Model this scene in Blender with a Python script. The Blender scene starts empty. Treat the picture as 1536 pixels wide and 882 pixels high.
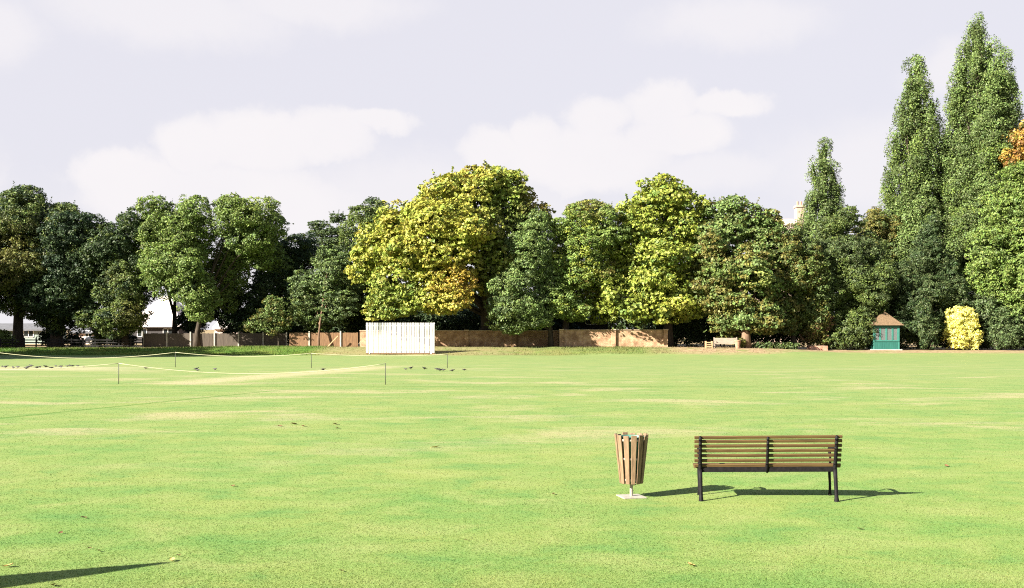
import bpy, math, random
import numpy as np
from mathutils import Vector, Matrix, noise

random.seed(7)
RNG = np.random.default_rng(11)
SC = bpy.context.scene
COL = SC.collection
F, CX, HY, CH = 1600.0, 768.0, 493.0, 2.19      # focal length / horizon of the photograph in its pixels, eye height in m

# ------------------------------------------------------------------ helpers
def clampf(v, a, b): return max(a, min(b, v))
def sstep(t):
    t = clampf(t, 0, 1); return t * t * (3 - 2 * t)
def lerp_tab(x, tab):
    if x <= tab[0][0]: return tab[0][1]
    for (a, va), (b, vb) in zip(tab, tab[1:]):
        if x <= b: return va + (vb - va) * (x - a) / (b - a)
    return tab[-1][1]
BANK = [(-60, .38), (-32, .42), (-25, .54), (17, .54), (22, .50), (28, .27), (60, .27)]
def gz(x, y):
    """height of the ground"""
    y0 = lerp_tab(x, [(2, 88), (9, 85.5), (24, 85.5), (29, 89)])
    z = lerp_tab(x, BANK) * sstep((y - y0) / 6.5)
    z += .022 * (x - 3.35) * math.exp(-((x - 3.35) / 1.6) ** 2 - ((y - 13.6) / 1.6) ** 2)
    return z
def P(px, py, Y): return Vector(((px - CX) / F * Y, Y, CH - (py - HY) / F * Y))
def W(n, Y): return n * Y / F
def G(px, Y):
    x = (px - CX) / F * Y
    return Vector((x, Y, gz(x, Y)))

def tag(o, label=None, cat=None, group=None, kind=None):
    if label: o['label'] = label
    if cat: o['category'] = cat
    if group: o['group'] = group
    if kind: o['kind'] = kind
    return o
def empty(name, loc, label, cat, group=None, rz=0.0):
    o = bpy.data.objects.new(name, None); COL.objects.link(o)
    o.location = loc; o.rotation_euler = (0, 0, rz); o.empty_display_size = .2
    return tag(o, label, cat, group)
def copy_tree(o, parent=None):
    c = o.copy(); COL.objects.link(c)
    if parent is not None: c.parent = parent
    for ch in list(o.children): copy_tree(ch, c)
    return c

class MB:
    def __init__(s): s.v = []; s.f = []
    def add(s, vs, fs):
        b = len(s.v); s.v += [tuple(v) for v in vs]; s.f += [tuple(b + i for i in f) for f in fs]; return s
    def box(s, c, size, m=None):
        x, y, z = [d / 2 for d in size]; c = Vector(c)
        vs = [Vector((i * x, j * y, k * z)) for i in (-1, 1) for j in (-1, 1) for k in (-1, 1)]
        if m is not None: vs = [m @ v for v in vs]
        return s.add([v + c for v in vs], [(0, 1, 3, 2), (4, 6, 7, 5), (0, 4, 5, 1), (2, 3, 7, 6), (0, 2, 6, 4), (1, 5, 7, 3)])
    def bar(s, a, b, w, h, up=(0, 0, 1)):
        a = Vector(a); b = Vector(b); d = b - a; L = d.length; d.normalize()
        u = Vector(up)
        if abs(d.dot(u)) > .98: u = Vector((0, 1, 0))
        x = d.cross(u).normalized(); z = x.cross(d)
        m = Matrix((x, d, z)).transposed()
        return s.box((a + b) / 2, (w, L, h), m)
    def tube(s, pts, rad, n=8, cap=True):
        pts = [Vector(p) for p in pts]
        if not hasattr(rad, '__len__'): rad = [rad] * len(pts)
        vs, fs = [], []; ref = None
        for i, p in enumerate(pts):
            d = (pts[min(i + 1, len(pts) - 1)] - pts[max(i - 1, 0)]).normalized()
            if ref is None:
                ref = Vector((1, 0, 0)) if abs(d.x) < .9 else Vector((0, 1, 0))
            x = (ref - d * ref.dot(d)).normalized(); ref = x; y = d.cross(x)
            for k in range(n):
                a = 2 * math.pi * k / n
                vs.append(p + (x * math.cos(a) + y * math.sin(a)) * rad[i])
        for i in range(len(pts) - 1):
            for k in range(n):
                k2 = (k + 1) % n
                fs.append((i * n + k, i * n + k2, (i + 1) * n + k2, (i + 1) * n + k))
        if cap:
            fs.append(tuple(range(n))[::-1]); fs.append(tuple((len(pts) - 1) * n + k for k in range(n)))
        return s.add(vs, fs)
    def lathe(s, prof, n=24, c=(0, 0, 0), closed=False):
        vs, fs = [], []; m = len(prof)
        for k in range(n):
            a = 2 * math.pi * k / n
            for r, z in prof: vs.append((c[0] + r * math.cos(a), c[1] + r * math.sin(a), c[2] + z))
        for k in range(n):
            k2 = (k + 1) % n
            for i in range(m if closed else m - 1):
                j = (i + 1) % m
                fs.append((k * m + i, k2 * m + i, k2 * m + j, k * m + j))
        return s.add(vs, fs)
    def build(s, name, mat, parent=None, loc=None, smooth=False, bevel=0.0):
        me = bpy.data.meshes.new(name); me.from_pydata(s.v, [], s.f); me.update()
        if smooth:
            for p in me.polygons: p.use_smooth = True
        o = bpy.data.objects.new(name, me); COL.objects.link(o)
        if mat: me.materials.append(mat)
        if parent is not None: o.parent = parent
        if loc is not None: o.location = loc
        if bevel:
            b = o.modifiers.new('edge', 'BEVEL'); b.width = bevel; b.segments = 2; b.limit_method = 'ANGLE'
        return o

# ------------------------------------------------------------------ materials
class NT:
    """small wrapper for writing node trees"""
    def __init__(s, tree): s.t = tree; s.n = tree.nodes; s.l = tree.links
    def new(s, typ, **kw):
        n = s.n.new(typ)
        for k, v in kw.items(): setattr(n, k, v)
        return n
    def put(s, sock, v):
        if hasattr(v, 'is_output'): s.l.new(v, sock)
        else: sock.default_value = v
    def math(s, op, a, b=None, c=None, clamp=False):
        n = s.new('ShaderNodeMath', operation=op, use_clamp=clamp)
        for i, v in enumerate((a, b, c)):
            if v is not None: s.put(n.inputs[i], v)
        return n.outputs[0]
    def vmath(s, op, a, b=None):
        n = s.new('ShaderNodeVectorMath', operation=op)
        s.put(n.inputs[0], a)
        if b is not None: s.put(n.inputs[1], b)
        return n.outputs['Value'] if op in ('LENGTH', 'DOT_PRODUCT') else n.outputs[0]
    def noise(s, vec, scale, detail=3, rough=.55, dist=0.0, color=False):
        n = s.new('ShaderNodeTexNoise'); s.put(n.inputs['Vector'], vec)
        n.inputs['Scale'].default_value = scale; n.inputs['Detail'].default_value = detail
        n.inputs['Roughness'].default_value = rough; n.inputs['Distortion'].default_value = dist
        return n.outputs['Color'] if color else n.outputs['Fac']
    def mapr(s, v, a, b, c=0.0, d=1.0, smooth=False):
        n = s.new('ShaderNodeMapRange', interpolation_type='SMOOTHSTEP' if smooth else 'LINEAR', clamp=True)
        s.put(n.inputs[0], v)
        for i, x in zip((1, 2, 3, 4), (a, b, c, d)): s.put(n.inputs[i], x)
        return n.outputs[0]
    def mix(s, fac, a, b, mode='MIX'):
        n = s.new('ShaderNodeMix', data_type='RGBA', blend_type=mode)
        s.put(n.inputs[0], fac)
        for i, v in ((6, a), (7, b)):
            s.put(n.inputs[i], v if hasattr(v, 'is_output') else (*v[:3], 1))
        return n.outputs[2]
    def scale(s, vec, sc):
        n = s.new('ShaderNodeMapping'); s.put(n.inputs[0], vec); n.inputs['Scale'].default_value = sc
        return n.outputs[0]

def mat(name):
    m = bpy.data.materials.new(name); m.use_nodes = True
    t = NT(m.node_tree); b = m.node_tree.nodes['Principled BSDF']
    return m, t, b
def simple(name, base, rough=.6, var=.25, nscale=6.0, spec=.3, metal=0.0, stretch=(1, 1, 1), dark=None, bump=0.0, bscale=40):
    m, t, b = mat(name)
    co = t.scale(t.new('ShaderNodeTexCoord').outputs['Object'], stretch)
    n = t.noise(co, nscale, 5, .6)
    lo = dark or tuple(c * (1 - var) for c in base); hi = tuple(min(1, c * (1 + var)) for c in base)
    t.put(b.inputs['Base Color'], t.mix(t.mapr(n, .3, .7), lo, hi))
    b.inputs['Roughness'].default_value = rough; b.inputs['Metallic'].default_value = metal
    b.inputs['Specular IOR Level'].default_value = spec
    if bump:
        bn = t.new('ShaderNodeBump'); bn.inputs['Strength'].default_value = bump; bn.inputs['Distance'].default_value = .01
        t.put(bn.inputs['Height'], t.noise(co, bscale, 4)); t.l.new(bn.outputs[0], b.inputs['Normal'])
    return m

def lawn_colour(t):
    pos = t.new('ShaderNodeNewGeometry').outputs['Position']
    sp = t.new('ShaderNodeSeparateXYZ'); t.l.new(pos, sp.inputs[0]); X, Y = sp.outputs[0], sp.outputs[1]
    flat = t.scale(pos, (1, 1, 0))
    big = t.noise(t.scale(flat, (.8, 1, 0)), .42, 5, .6)
    mid = t.noise(t.scale(flat, (.8, 1, 0)), 1.15, 5, .62, .4)
    fine = t.noise(flat, 30, 3, .7)
    vfine = t.noise(flat, 120, 2, .7)
    c = t.mix(t.mapr(big, .33, .67), (.099, .184, .044), (.167, .208, .057))
    c = t.mix(t.mapr(mid, .48, .70, 0, .7), c, (.208, .232, .084))
    c = t.mix(t.mapr(mid, .47, .30, 0, .75), c, (.070, .165, .044))
    c = t.mix(t.mapr(fine, .40, .72, 0, .22), c, (.22, .26, .075))
    c = t.mix(t.mapr(fine, .48, .26, 0, .2), c, (.09, .16, .03))
    c = t.mix(t.mapr(vfine, .5, .28, 0, .15), c, (.08, .14, .025))
    # paler, drier grass further out
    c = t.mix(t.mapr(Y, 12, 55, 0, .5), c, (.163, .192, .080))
    # worn straw coloured streaks on the middle of the field
    dry = t.noise(t.scale(flat, (.5, 1.0, 0)), .36, 5, .6, .5)
    zone = t.math('MULTIPLY', t.mapr(Y, 15, 24), t.mapr(Y, 72, 45))
    dry = t.math('MULTIPLY', t.mapr(dry, .53, .64), zone)
    dry = t.math('MULTIPLY', dry, t.mapr(t.noise(flat, 5, 3, .7), .3, .6, .35, 1))
    c = t.mix(t.math('MULTIPLY', dry, .66), c, (.31, .255, .155))
    # the worn cricket square inside the ropes
    sy2 = t.math('MULTIPLY', t.mapr(Y, 55, 57), t.mapr(Y, 62.0, 60.0))
    c = t.mix(t.math('MULTIPLY', t.math('MULTIPLY', sy2, t.mapr(X, -19, -23)), .6), c, (.32, .28, .18))
    # two faint darker lines where old markings were
    def line(x0, y0, x1, y1, w, amt, c, lc=(.06, .13, .02)):
        L = math.hypot(x1 - x0, y1 - y0); nx, ny = -(y1 - y0) / L, (x1 - x0) / L; dx, dy = (x1 - x0) / L, (y1 - y0) / L
        d = t.math('ADD', t.math('MULTIPLY', X, nx), t.math('MULTIPLY', Y, ny)); d = t.math('SUBTRACT', d, x0 * nx + y0 * ny)
        a = t.math('ADD', t.math('MULTIPLY', X, dx), t.math('MULTIPLY', Y, dy)); a = t.math('SUBTRACT', a, x0 * dx + y0 * dy)
        d = t.math('ADD', t.math('ABSOLUTE', d), t.math('MULTIPLY', t.math('SUBTRACT', t.noise(flat, 3, 3), .5), w))
        k = t.math('MULTIPLY', t.mapr(d, w, w * .3), t.math('MULTIPLY', t.mapr(a, 0, 1), t.mapr(a, L, L - 4)))
        return t.mix(t.math('MULTIPLY', k, amt), c, lc)
    sqc = t.mix(t.mapr(t.noise(flat, 2.0, 4), .3, .65), (.24, .25, .11), (.33, .27, .18))
    c = line(-13.6, 41.5, -6.6, 64.0, 1.9, .8, c, sqc)
    c = line(-14.5, 20.4, -7.6, 40.0, .16, .75, c)
    c = line(-20, 40.2, 16, 40.2, .45, .45, c)
    # rough bank below the walls: lusher grass, then dry earth and leaf litter
    edge = t.math('ADD', Y, t.math('MULTIPLY', t.math('SUBTRACT', t.noise(t.scale(flat, (.5, 1, 0)), .5, 4), .5), 5.0))
    bank = t.mapr(t.math('SUBTRACT', edge, t.mapr(X, 20, 27, 0, 4.2)), 86.5, 88.5)
    lush = t.mapr(t.noise(flat, .35, 4), .35, .6)
    earth = t.mix(t.mapr(t.noise(flat, 2.5, 5, .7), .35, .65), (.17, .11, .06), (.30, .23, .14))
    ex = t.math('MAXIMUM', t.mapr(X, 9, 15), t.math('MULTIPLY', t.mapr(X, -17.5, -15.5), t.mapr(X, -2, 4, .6, .3)))
    ex = t.math('MAXIMUM', ex, t.mapr(Y, 96, 98.5))
    ex = t.math('MULTIPLY', ex, t.mapr(t.noise(flat, .8, 4), .28, .5, .35, 1))
    bankc = t.mix(lush, (.12, .15, .03), (.07, .14, .02))
    bankc = t.mix(ex, bankc, earth)
    return t.mix(bank, c, bankc), flat

def m_lawn():
    m, t, b = mat('lawn_turf')
    c, flat = lawn_colour(t)
    t.put(b.inputs['Base Color'], c)
    b.inputs['Roughness'].default_value = .85; b.inputs['Specular IOR Level'].default_value = .12
    bn = t.new('ShaderNodeBump'); bn.inputs['Strength'].default_value = .2; bn.inputs['Distance'].default_value = .03
    h = t.math('ADD', t.noise(flat, 45, 3, .7), t.math('MULTIPLY', t.noise(flat, 4, 3), .8))
    t.put(bn.inputs['Height'], h); t.l.new(bn.outputs[0], b.inputs['Normal'])
    return m
def m_blade():
    m, t, b = mat('grass_blade')
    c, flat = lawn_colour(t)
    at = t.new('ShaderNodeAttribute', attribute_name='tint')
    c = t.mix(1.0, c, at.outputs['Color'], 'MULTIPLY')
    t.put(b.inputs['Base Color'], c); b.inputs['Roughness'].default_value = .6; b.inputs['Specular IOR Level'].default_value = .2
    tr = t.new('ShaderNodeBsdfTranslucent'); t.put(tr.inputs[0], c)
    mx = t.new('ShaderNodeMixShader'); mx.inputs[0].default_value = .42
    t.l.new(b.outputs[0], mx.inputs[1]); t.l.new(tr.outputs[0], mx.inputs[2])
    t.l.new(mx.outputs[0], t.n['Material Output'].inputs[0])
    return m
def m_leaf():
    m, t, b = mat('leaf')
    at = t.new('ShaderNodeAttribute', attribute_name='tint')
    t.put(b.inputs['Base Color'], at.outputs['Color']); b.inputs['Roughness'].default_value = .55
    b.inputs['Specular IOR Level'].default_value = .25
    tr = t.new('ShaderNodeBsdfTranslucent'); t.put(tr.inputs[0], at.outputs['Color'])
    mx = t.new('ShaderNodeMixShader'); mx.inputs[0].default_value = .22
    t.l.new(b.outputs[0], mx.inputs[1]); t.l.new(tr.outputs[0], mx.inputs[2])
    t.l.new(mx.outputs[0], t.n['Material Output'].inputs[0])
    return m
def m_brick(name, c1, c2, mortar, scale=1.0):
    m, t, b = mat(name)
    tc = t.new('ShaderNodeTexCoord').outputs['Object']
    sp = t.new('ShaderNodeSeparateXYZ'); t.l.new(tc, sp.inputs[0])
    cb = t.new('ShaderNodeCombineXYZ'); t.put(cb.inputs[0], t.math('ADD', sp.outputs[0], sp.outputs[1])); t.l.new(sp.outputs[2], cb.inputs[1])
    br = t.new('ShaderNodeTexBrick'); t.l.new(cb.outputs[0], br.inputs['Vector'])
    br.inputs['Color1'].default_value = (*c1, 1); br.inputs['Color2'].default_value = (*c2, 1); br.inputs['Mortar'].default_value = (*mortar, 1)
    br.inputs['Scale'].default_value = scale; br.inputs['Mortar Size'].default_value = .008
    br.inputs['Brick Width'].default_value = .225; br.inputs['Row Height'].default_value = .075
    st = t.noise(tc, 1.6, 6, .7)
    t.put(b.inputs['Base Color'], t.mix(t.mapr(st, .40, .62, 0, .8), br.outputs['Color'], tuple(c * .45 for c in c1)))
    b.inputs['Roughness'].default_value = .85
    return m
def m_wood(name, base, dark, stretch=(1, 14, 14), rough=.6, nscale=3.0):
    return simple(name, base, rough, .3, nscale, .25, 0, stretch, dark, .25, 12)

M = {}
M['lawn'] = m_lawn(); M['blade'] = m_blade(); M['leaf'] = m_leaf()
M['bark'] = simple('bark', (.052, .041, .031), .9, .5, 5, .1, 0, (1, 1, .25), None, .6, 14)
M['bark_pale'] = simple('pale_bark', (.15, .095, .062), .9, .5, 5, .1, 0, (1, 1, .25), None, .6, 14)
M['bench_wood'] = m_wood('stained_slat_wood', (.086, .051, .019), (.046, .027, .011))
M['iron'] = simple('black_painted_iron', (.008, .007, .0075), .6, .5, 18, .10, 0, (1, 1, 1), (.004, .0035, .004))
M['iron_worn'] = simple('worn_painted_iron', (.05, .042, .044), .6, .6, 30, .4)
M['bin_wood'] = m_wood('weathered_bin_wood', (.185, .120, .070), (.088, .056, .034), (14, 14, 1))
M['liner'] = simple('green_metal_liner', (.05, .135, .105), .5, .3, 10, .4)
M['galv'] = simple('pale_galvanised_steel', (.27, .245, .205), .55, .2, 16, .4)
M['rope'] = simple('pale_rope', (.32, .31, .19), .9, .1, 30)
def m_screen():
    m, t, b = mat('shade_streaked_white_boards')
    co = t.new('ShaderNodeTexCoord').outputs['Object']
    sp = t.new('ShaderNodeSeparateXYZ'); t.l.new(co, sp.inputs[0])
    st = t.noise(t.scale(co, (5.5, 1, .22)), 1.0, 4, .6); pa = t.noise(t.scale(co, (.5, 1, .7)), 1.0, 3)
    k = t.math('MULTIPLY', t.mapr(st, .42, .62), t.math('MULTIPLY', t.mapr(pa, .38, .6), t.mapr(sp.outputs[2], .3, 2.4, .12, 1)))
    t.put(b.inputs['Base Color'], t.mix(t.math('MULTIPLY', k, .9), (.42, .41, .40), (.09, .10, .08)))  # leaf shade painted into the board colour as grey-green streaks, stronger towards the top
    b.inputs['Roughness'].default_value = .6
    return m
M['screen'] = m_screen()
M['white'] = simple('white_painted_board', (.80, .79, .78), .6, .06, 3, .3, 0, (6, 6, .4))
M['post_dark'] = simple('dark_rope_post', (.05, .055, .04), .7, .3)
M['brick'] = m_brick('garden_wall_brick', (.30, .15, .07), (.40, .24, .12), (.44, .37, .28))
M['coping'] = simple('stone_coping', (.34, .26, .18), .9, .3, 3)
M['brick_red'] = m_brick('red_brick', (.40, .17, .10), (.50, .26, .16), (.45, .38, .32))
M['fence_wood'] = m_wood('grey_fence_boards', (.075, .058, .043), (.042, .033, .026), (9, 9, .8))
M['fence_warm'] = m_wood('warm_fence_boards', (.165, .095, .047), (.095, .05, .026), (9, 9, .8))
M['concrete'] = simple('concrete', (.34, .32, .27), .9, .25, 5)
M['rail_black'] = simple('black_fence_paint', (.008, .007, .0065), .8, .4, 6)
M['teal'] = simple('teal_painted_wood', (.016, .085, .068), .5, .2, 5, .35, 0, (1, 1, .3))
M['teal_pale'] = simple('pale_teal_frame', (.034, .14, .112), .5, .15, 5)
M['shingle'] = simple('brown_roof_shingle', (.135, .088, .050), .9, .35, 9)
M['roof_pale'] = simple('pale_roof', (.66, .58, .54), .8, .08, 2)
M['roof_dark'] = simple('dark_felt_roof', (.035, .04, .048), .8, .3, 3)
M['wall_dark'] = simple('dark_boarded_wall', (.05, .045, .045), .85, .3, 3, .2, 0, (8, 8, .6))
M['wall_red'] = m_brick('house_brick', (.33, .17, .12), (.40, .22, .15), (.36, .3, .26))
M['wall_pink'] = simple('pink_rendered_wall', (.62, .48, .44), .85, .1, 1.5)
M['wall_greygreen'] = simple('grey_green_boards', (.22, .26, .23), .8, .15, 3, .2, 0, (1, 1, 8))
M['tile_grey'] = simple('grey_roof_tile', (.10, .10, .11), .85, .25, 4)
M['stone_pink'] = simple('pinkish_stone', (.34, .25, .20), .9, .2, 1.2)
M['terracotta'] = simple('terracotta', (.30, .17, .11), .85, .3, 9)
M['bench_grey'] = m_wood('silvered_teak', (.30, .24, .19), (.20, .155, .12))
M['planter_wood'] = m_wood('planter_wood', (.50, .30, .17), (.33, .18, .09), (9, 9, 1))
M['bird'] = simple('dark_bird_plumage', (.045, .04, .042), .7, .5, 12)
M['dead_leaf'] = simple('dead_leaf', (.42, .26, .09), .8, .4, 30)
M['dead_leaf_dark'] = simple('brown_dead_leaf', (.13, .065, .03), .8, .4, 30)
M['canvas'] = simple('parasol_canvas', (.10, .16, .10), .9, .2, 6)
M['soil'] = simple('soil', (.06, .04, .025), .95, .3, 10)
m, t, b = mat('window_glass')
b.inputs['Base Color'].default_value = (.02, .022, .022, 1); b.inputs['Roughness'].default_value = .06; b.inputs['Specular IOR Level'].default_value = .6
M['glass'] = m
m, t, b = mat('clear_glass')
b.inputs['Base Color'].default_value = (.9, .95, .93, 1); b.inputs['Roughness'].default_value = .02; b.inputs['Transmission Weight'].default_value = .9; b.inputs['IOR'].default_value = 1.1
M['clear_glass'] = m
M['car_paint'] = simple('dark_car_paint', (.03, .034, .045), .25, .1, 3, .6)
M['tyre'] = simple('tyre_rubber', (.015, .015, .015), .9, .2)
M['curtain'] = simple('tan_curtain', (.42, .24, .13), .9, .2, 6)

# ------------------------------------------------------------------ camera, sun, sky
cam = bpy.data.objects.new('camera', bpy.data.cameras.new('camera')); COL.objects.link(cam)
cam.location = (0, 0, CH); cam.rotation_euler = (math.radians(90), 0, 0)
cam.data.sensor_width = 36; cam.data.lens = 36 * F / 1536; cam.data.shift_y = (HY - 441) / 1536
cam.data.clip_end = 5000; cam.data.clip_start = .1
SC.camera = cam

SUN_EL = math.radians(28); SUN_DIR = math.radians(32)      # shadows run 29 degrees away from +x
S = Vector((-math.cos(SUN_DIR) * math.cos(SUN_EL), -math.sin(SUN_DIR) * math.cos(SUN_EL), math.sin(SUN_EL)))
sun = bpy.data.lights.new('sun', 'SUN'); sun.energy = 5.0; sun.angle = math.radians(.53); sun.color = (1.0, .94, .82)
so = bpy.data.objects.new('sun', sun); COL.objects.link(so); so.location = S * 100
so.rotation_euler = (-S).to_track_quat('-Z', 'Y').to_euler()

wd = bpy.data.worlds.new('World'); SC.world = wd; wd.use_nodes = True
t = NT(wd.node_tree); bg = wd.node_tree.nodes['Background']
sky = t.new('ShaderNodeTexSky', sky_type='NISHITA', sun_disc=False)
sky.sun_elevation = SUN_EL; sky.sun_rotation = math.atan2(S.x, S.y)
sky.altitude = 50; sky.air_density = 1.0; sky.dust_density = 2.0; sky.ozone_density = 1.0
gen = t.new('ShaderNodeTexCoord').outputs['Generated']
sp = t.new('ShaderNodeSeparateXYZ'); t.l.new(t.vmath('NORMALIZE', gen), sp.inputs[0])
az = t.math('ARCTAN2', sp.outputs[0], sp.outputs[1]); el = t.math('ARCSINE', sp.outputs[2])
cb = t.new('ShaderNodeCombineXYZ'); t.l.new(az, cb.inputs[0]); t.l.new(el, cb.inputs[1])
pt = cb.outputs[0]
warp = t.vmath('SUBTRACT', t.noise(pt, 26, 5, .6, color=True), (.5, .5, .5))
warp2 = t.vmath('SUBTRACT', t.noise(pt, 7, 3, .5, color=True), (.5, .5, .5))
pw = t.vmath('ADD', pt, t.vmath('MULTIPLY', warp, (.030, .026, 0)))
pw = t.vmath('ADD', pw, t.vmath('MULTIPLY', warp2, (.04, .02, 0)))
def blobs(lst, src):
    acc = None
    for px, py, rx, ry in lst:
        a = math.atan((px - CX) / F); e = math.atan((HY - py) / math.hypot(F, px - CX))
        d = t.vmath('MULTIPLY', t.vmath('SUBTRACT', src, (a, e, 0)), (F / rx, F / ry, 0))
        v = t.math('SUBTRACT', 1.0, t.vmath('LENGTH', d))
        acc = v if acc is None else t.math('MAXIMUM', acc, v)
    return acc
cum = blobs([(165, 262, 62, 42), (215, 285, 110, 62), (290, 222, 62, 52), (385, 215, 105, 52), (480, 205, 90, 45), (560, 186, 75, 20), (340, 300, 250, 70),
             (735, 228, 66, 42), (805, 208, 50, 42), (895, 178, 56, 42), (985, 158, 66, 42), (870, 240, 175, 62), (1085, 158, 80, 24), (1010, 205, 100, 40),
             (-200, 250, 180, 90), (1800, 200, 220, 80)], pw)
hz = blobs([(1060, 262, 150, 40), (260, 20, 230, 62), (-10, 40, 90, 60), (470, 5, 200, 46), (1430, 105, 70, 50), (1330, 250, 230, 90), (640, 300, 330, 90), (1100, 30, 170, 50)], pw)
fine = t.noise(pt, 30, 7, .62)
cov = t.mapr(t.math('ADD', cum, t.math('MULTIPLY', t.math('SUBTRACT', fine, .5), .75)), .0, .30, 0, 1, True)
soft = t.mapr(cum, -.12, .62, 0, 1, True)
cov = t.math('ADD', t.math('MULTIPLY', cov, .5), t.math('MULTIPLY', soft, .6), clamp=True)
cov = t.math('MULTIPLY', cov, t.mapr(t.noise(pt, 9, 4), .3, .62, .82, 1))
thin = t.mapr(t.math('ADD', hz, t.math('MULTIPLY', t.math('SUBTRACT', fine, .5), .5)), -.1, .7, 0, .62, True)
low = t.mapr(el,   .15, .03, 0, .62, True)
cov = t.math('MAXIMUM', t.math('MAXIMUM', cov, thin), low)
SKYMUL = .50
skyc = t.mix(1.0, sky.outputs[0], (SKYMUL, SKYMUL, SKYMUL), 'MULTIPLY')
# thin bright summer haze in the lowest 25 degrees, clear deep blue overhead
haze = t.mapr(el, .80, .29, 0, .95, True)
base = t.mix(haze, skyc, (1.78, 1.745, 1.90))
cl = t.mix(cov, base, (2.06, 1.99, 2.03))
t.put(bg.inputs[0], cl); bg.inputs[1].default_value = .1

SC.view_settings.view_transform = 'Standard'; SC.view_settings.look = 'None'
SC.view_settings.exposure = 2.2; SC.view_settings.gamma = 1.0
cy = SC.cycles
cy.pixel_filter_type = 'BLACKMAN_HARRIS'; cy.filter_width = 1.1
cy.max_bounces = 5; cy.diffuse_bounces = 3; cy.glossy_bounces = 2; cy.transmission_bounces = 4; cy.transparent_max_bounces = 4
cy.use_denoising = False; cy.use_adaptive_sampling = False; cy.caustics_reflective = False; cy.caustics_refractive = False

# ------------------------------------------------------------------ ground
xs = sorted(set([-700, -400, -250, -160, -120, -95] + [round(-80 + i * 2.0, 3) for i in range(81)] + [95, 120, 160, 250, 400, 700] + [round(1.4 + i * .3, 3) for i in range(14)]))
ys = sorted(set([-80, -40, -20, -8, 0, 4, 8, 10] + [round(11.5 + .35 * i, 3) for i in range(14)] + [18, 22, 28, 36, 46, 56, 66, 76, 82, 86] + [round(87 + i * .6, 3) for i in range(17)] + [100, 106, 115, 130, 160, 220, 350, 600, 1000, 1600]))
vs = []
for y in ys:
    for x in xs:
        z = gz(x, y)
        if 87 < y < 99: z += .10 * noise.noise(Vector((x * .5, y * .7, 2))) * sstep((y - 87) / 3)
        vs.append((x, y, z))
nx = len(xs)
fs = [(j * nx + i, j * nx + i + 1, (j + 1) * nx + i + 1, (j + 1) * nx + i) for j in range(len(ys) - 1) for i in range(nx - 1)]
gm = MB(); gm.v = vs; gm.f = fs
tag(gm.build('lawn', M['lawn'], smooth=True), 'wide mown cricket lawn with straw coloured worn streaks', None, None, 'structure')

# ------------------------------------------------------------------ leaf meshes
def quads(name, C, T, B, tint, matl, parent=None, nrm=None, bend=.15):
    """C centres, T half long axis, B half short axis (n x 3): one diamond leaf each"""
    n = len(C)
    V = np.empty((n, 4, 3), np.float32)
    dr = 0 if nrm is None else nrm * (np.linalg.norm(T, axis=1, keepdims=True) * bend)
    V[:, 0] = C - T - dr; V[:, 1] = C + B * .9 - T * .15; V[:, 2] = C + T - dr; V[:, 3] = C - B * .9 - T * .15
    me = bpy.data.meshes.new(name)
    me.vertices.add(n * 4); me.loops.add(n * 4); me.polygons.add(n)
    me.vertices.foreach_set('co', V.reshape(-1))
    me.loops.foreach_set('vertex_index', np.arange(n * 4, dtype=np.int32))
    me.polygons.foreach_set('loop_start', np.arange(0, n * 4, 4, dtype=np.int32))
    me.polygons.foreach_set('loop_total', np.full(n, 4, np.int32))
    ca = me.color_attributes.new('tint', 'FLOAT_COLOR', 'POINT')
    col = np.ones((n, 4, 4), np.float32); col[:, :, :3] = tint[:, None, :]
    ca.data.foreach_set('color', col.reshape(-1))
    me.update(); me.validate()
    me.materials.append(matl)
    o = bpy.data.objects.new(name, me); COL.objects.link(o)
    if parent is not None: o.parent = parent
    return o
def unit(a): return a / np.maximum(np.linalg.norm(a, axis=1, keepdims=True), 1e-9)
def rdir(n): return unit(RNG.normal(size=(n, 3)))

# leaf colours (real albedo)
DARK = (.042, .068, .024); DEEP = (.026, .046, .020); MIDG = (.092, .125, .030); FRESH = (.135, .190, .042)
LIME = (.215, .250, .040); YEL = (.305, .295, .050); ORANGE = (.36, .22, .042); OLIVE = (.130, .122, .030); RUST = (.25, .13, .045)
POPLAR = (.126, .178, .052); POPD = (.080, .112, .034); BLUEG = (.078, .112, .040); GOLD = (.70, .66, .20); GOLDD = (.52, .47, .08); HOLLY = (.066, .090, .032); REDS = (.19, .10, .055)

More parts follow.
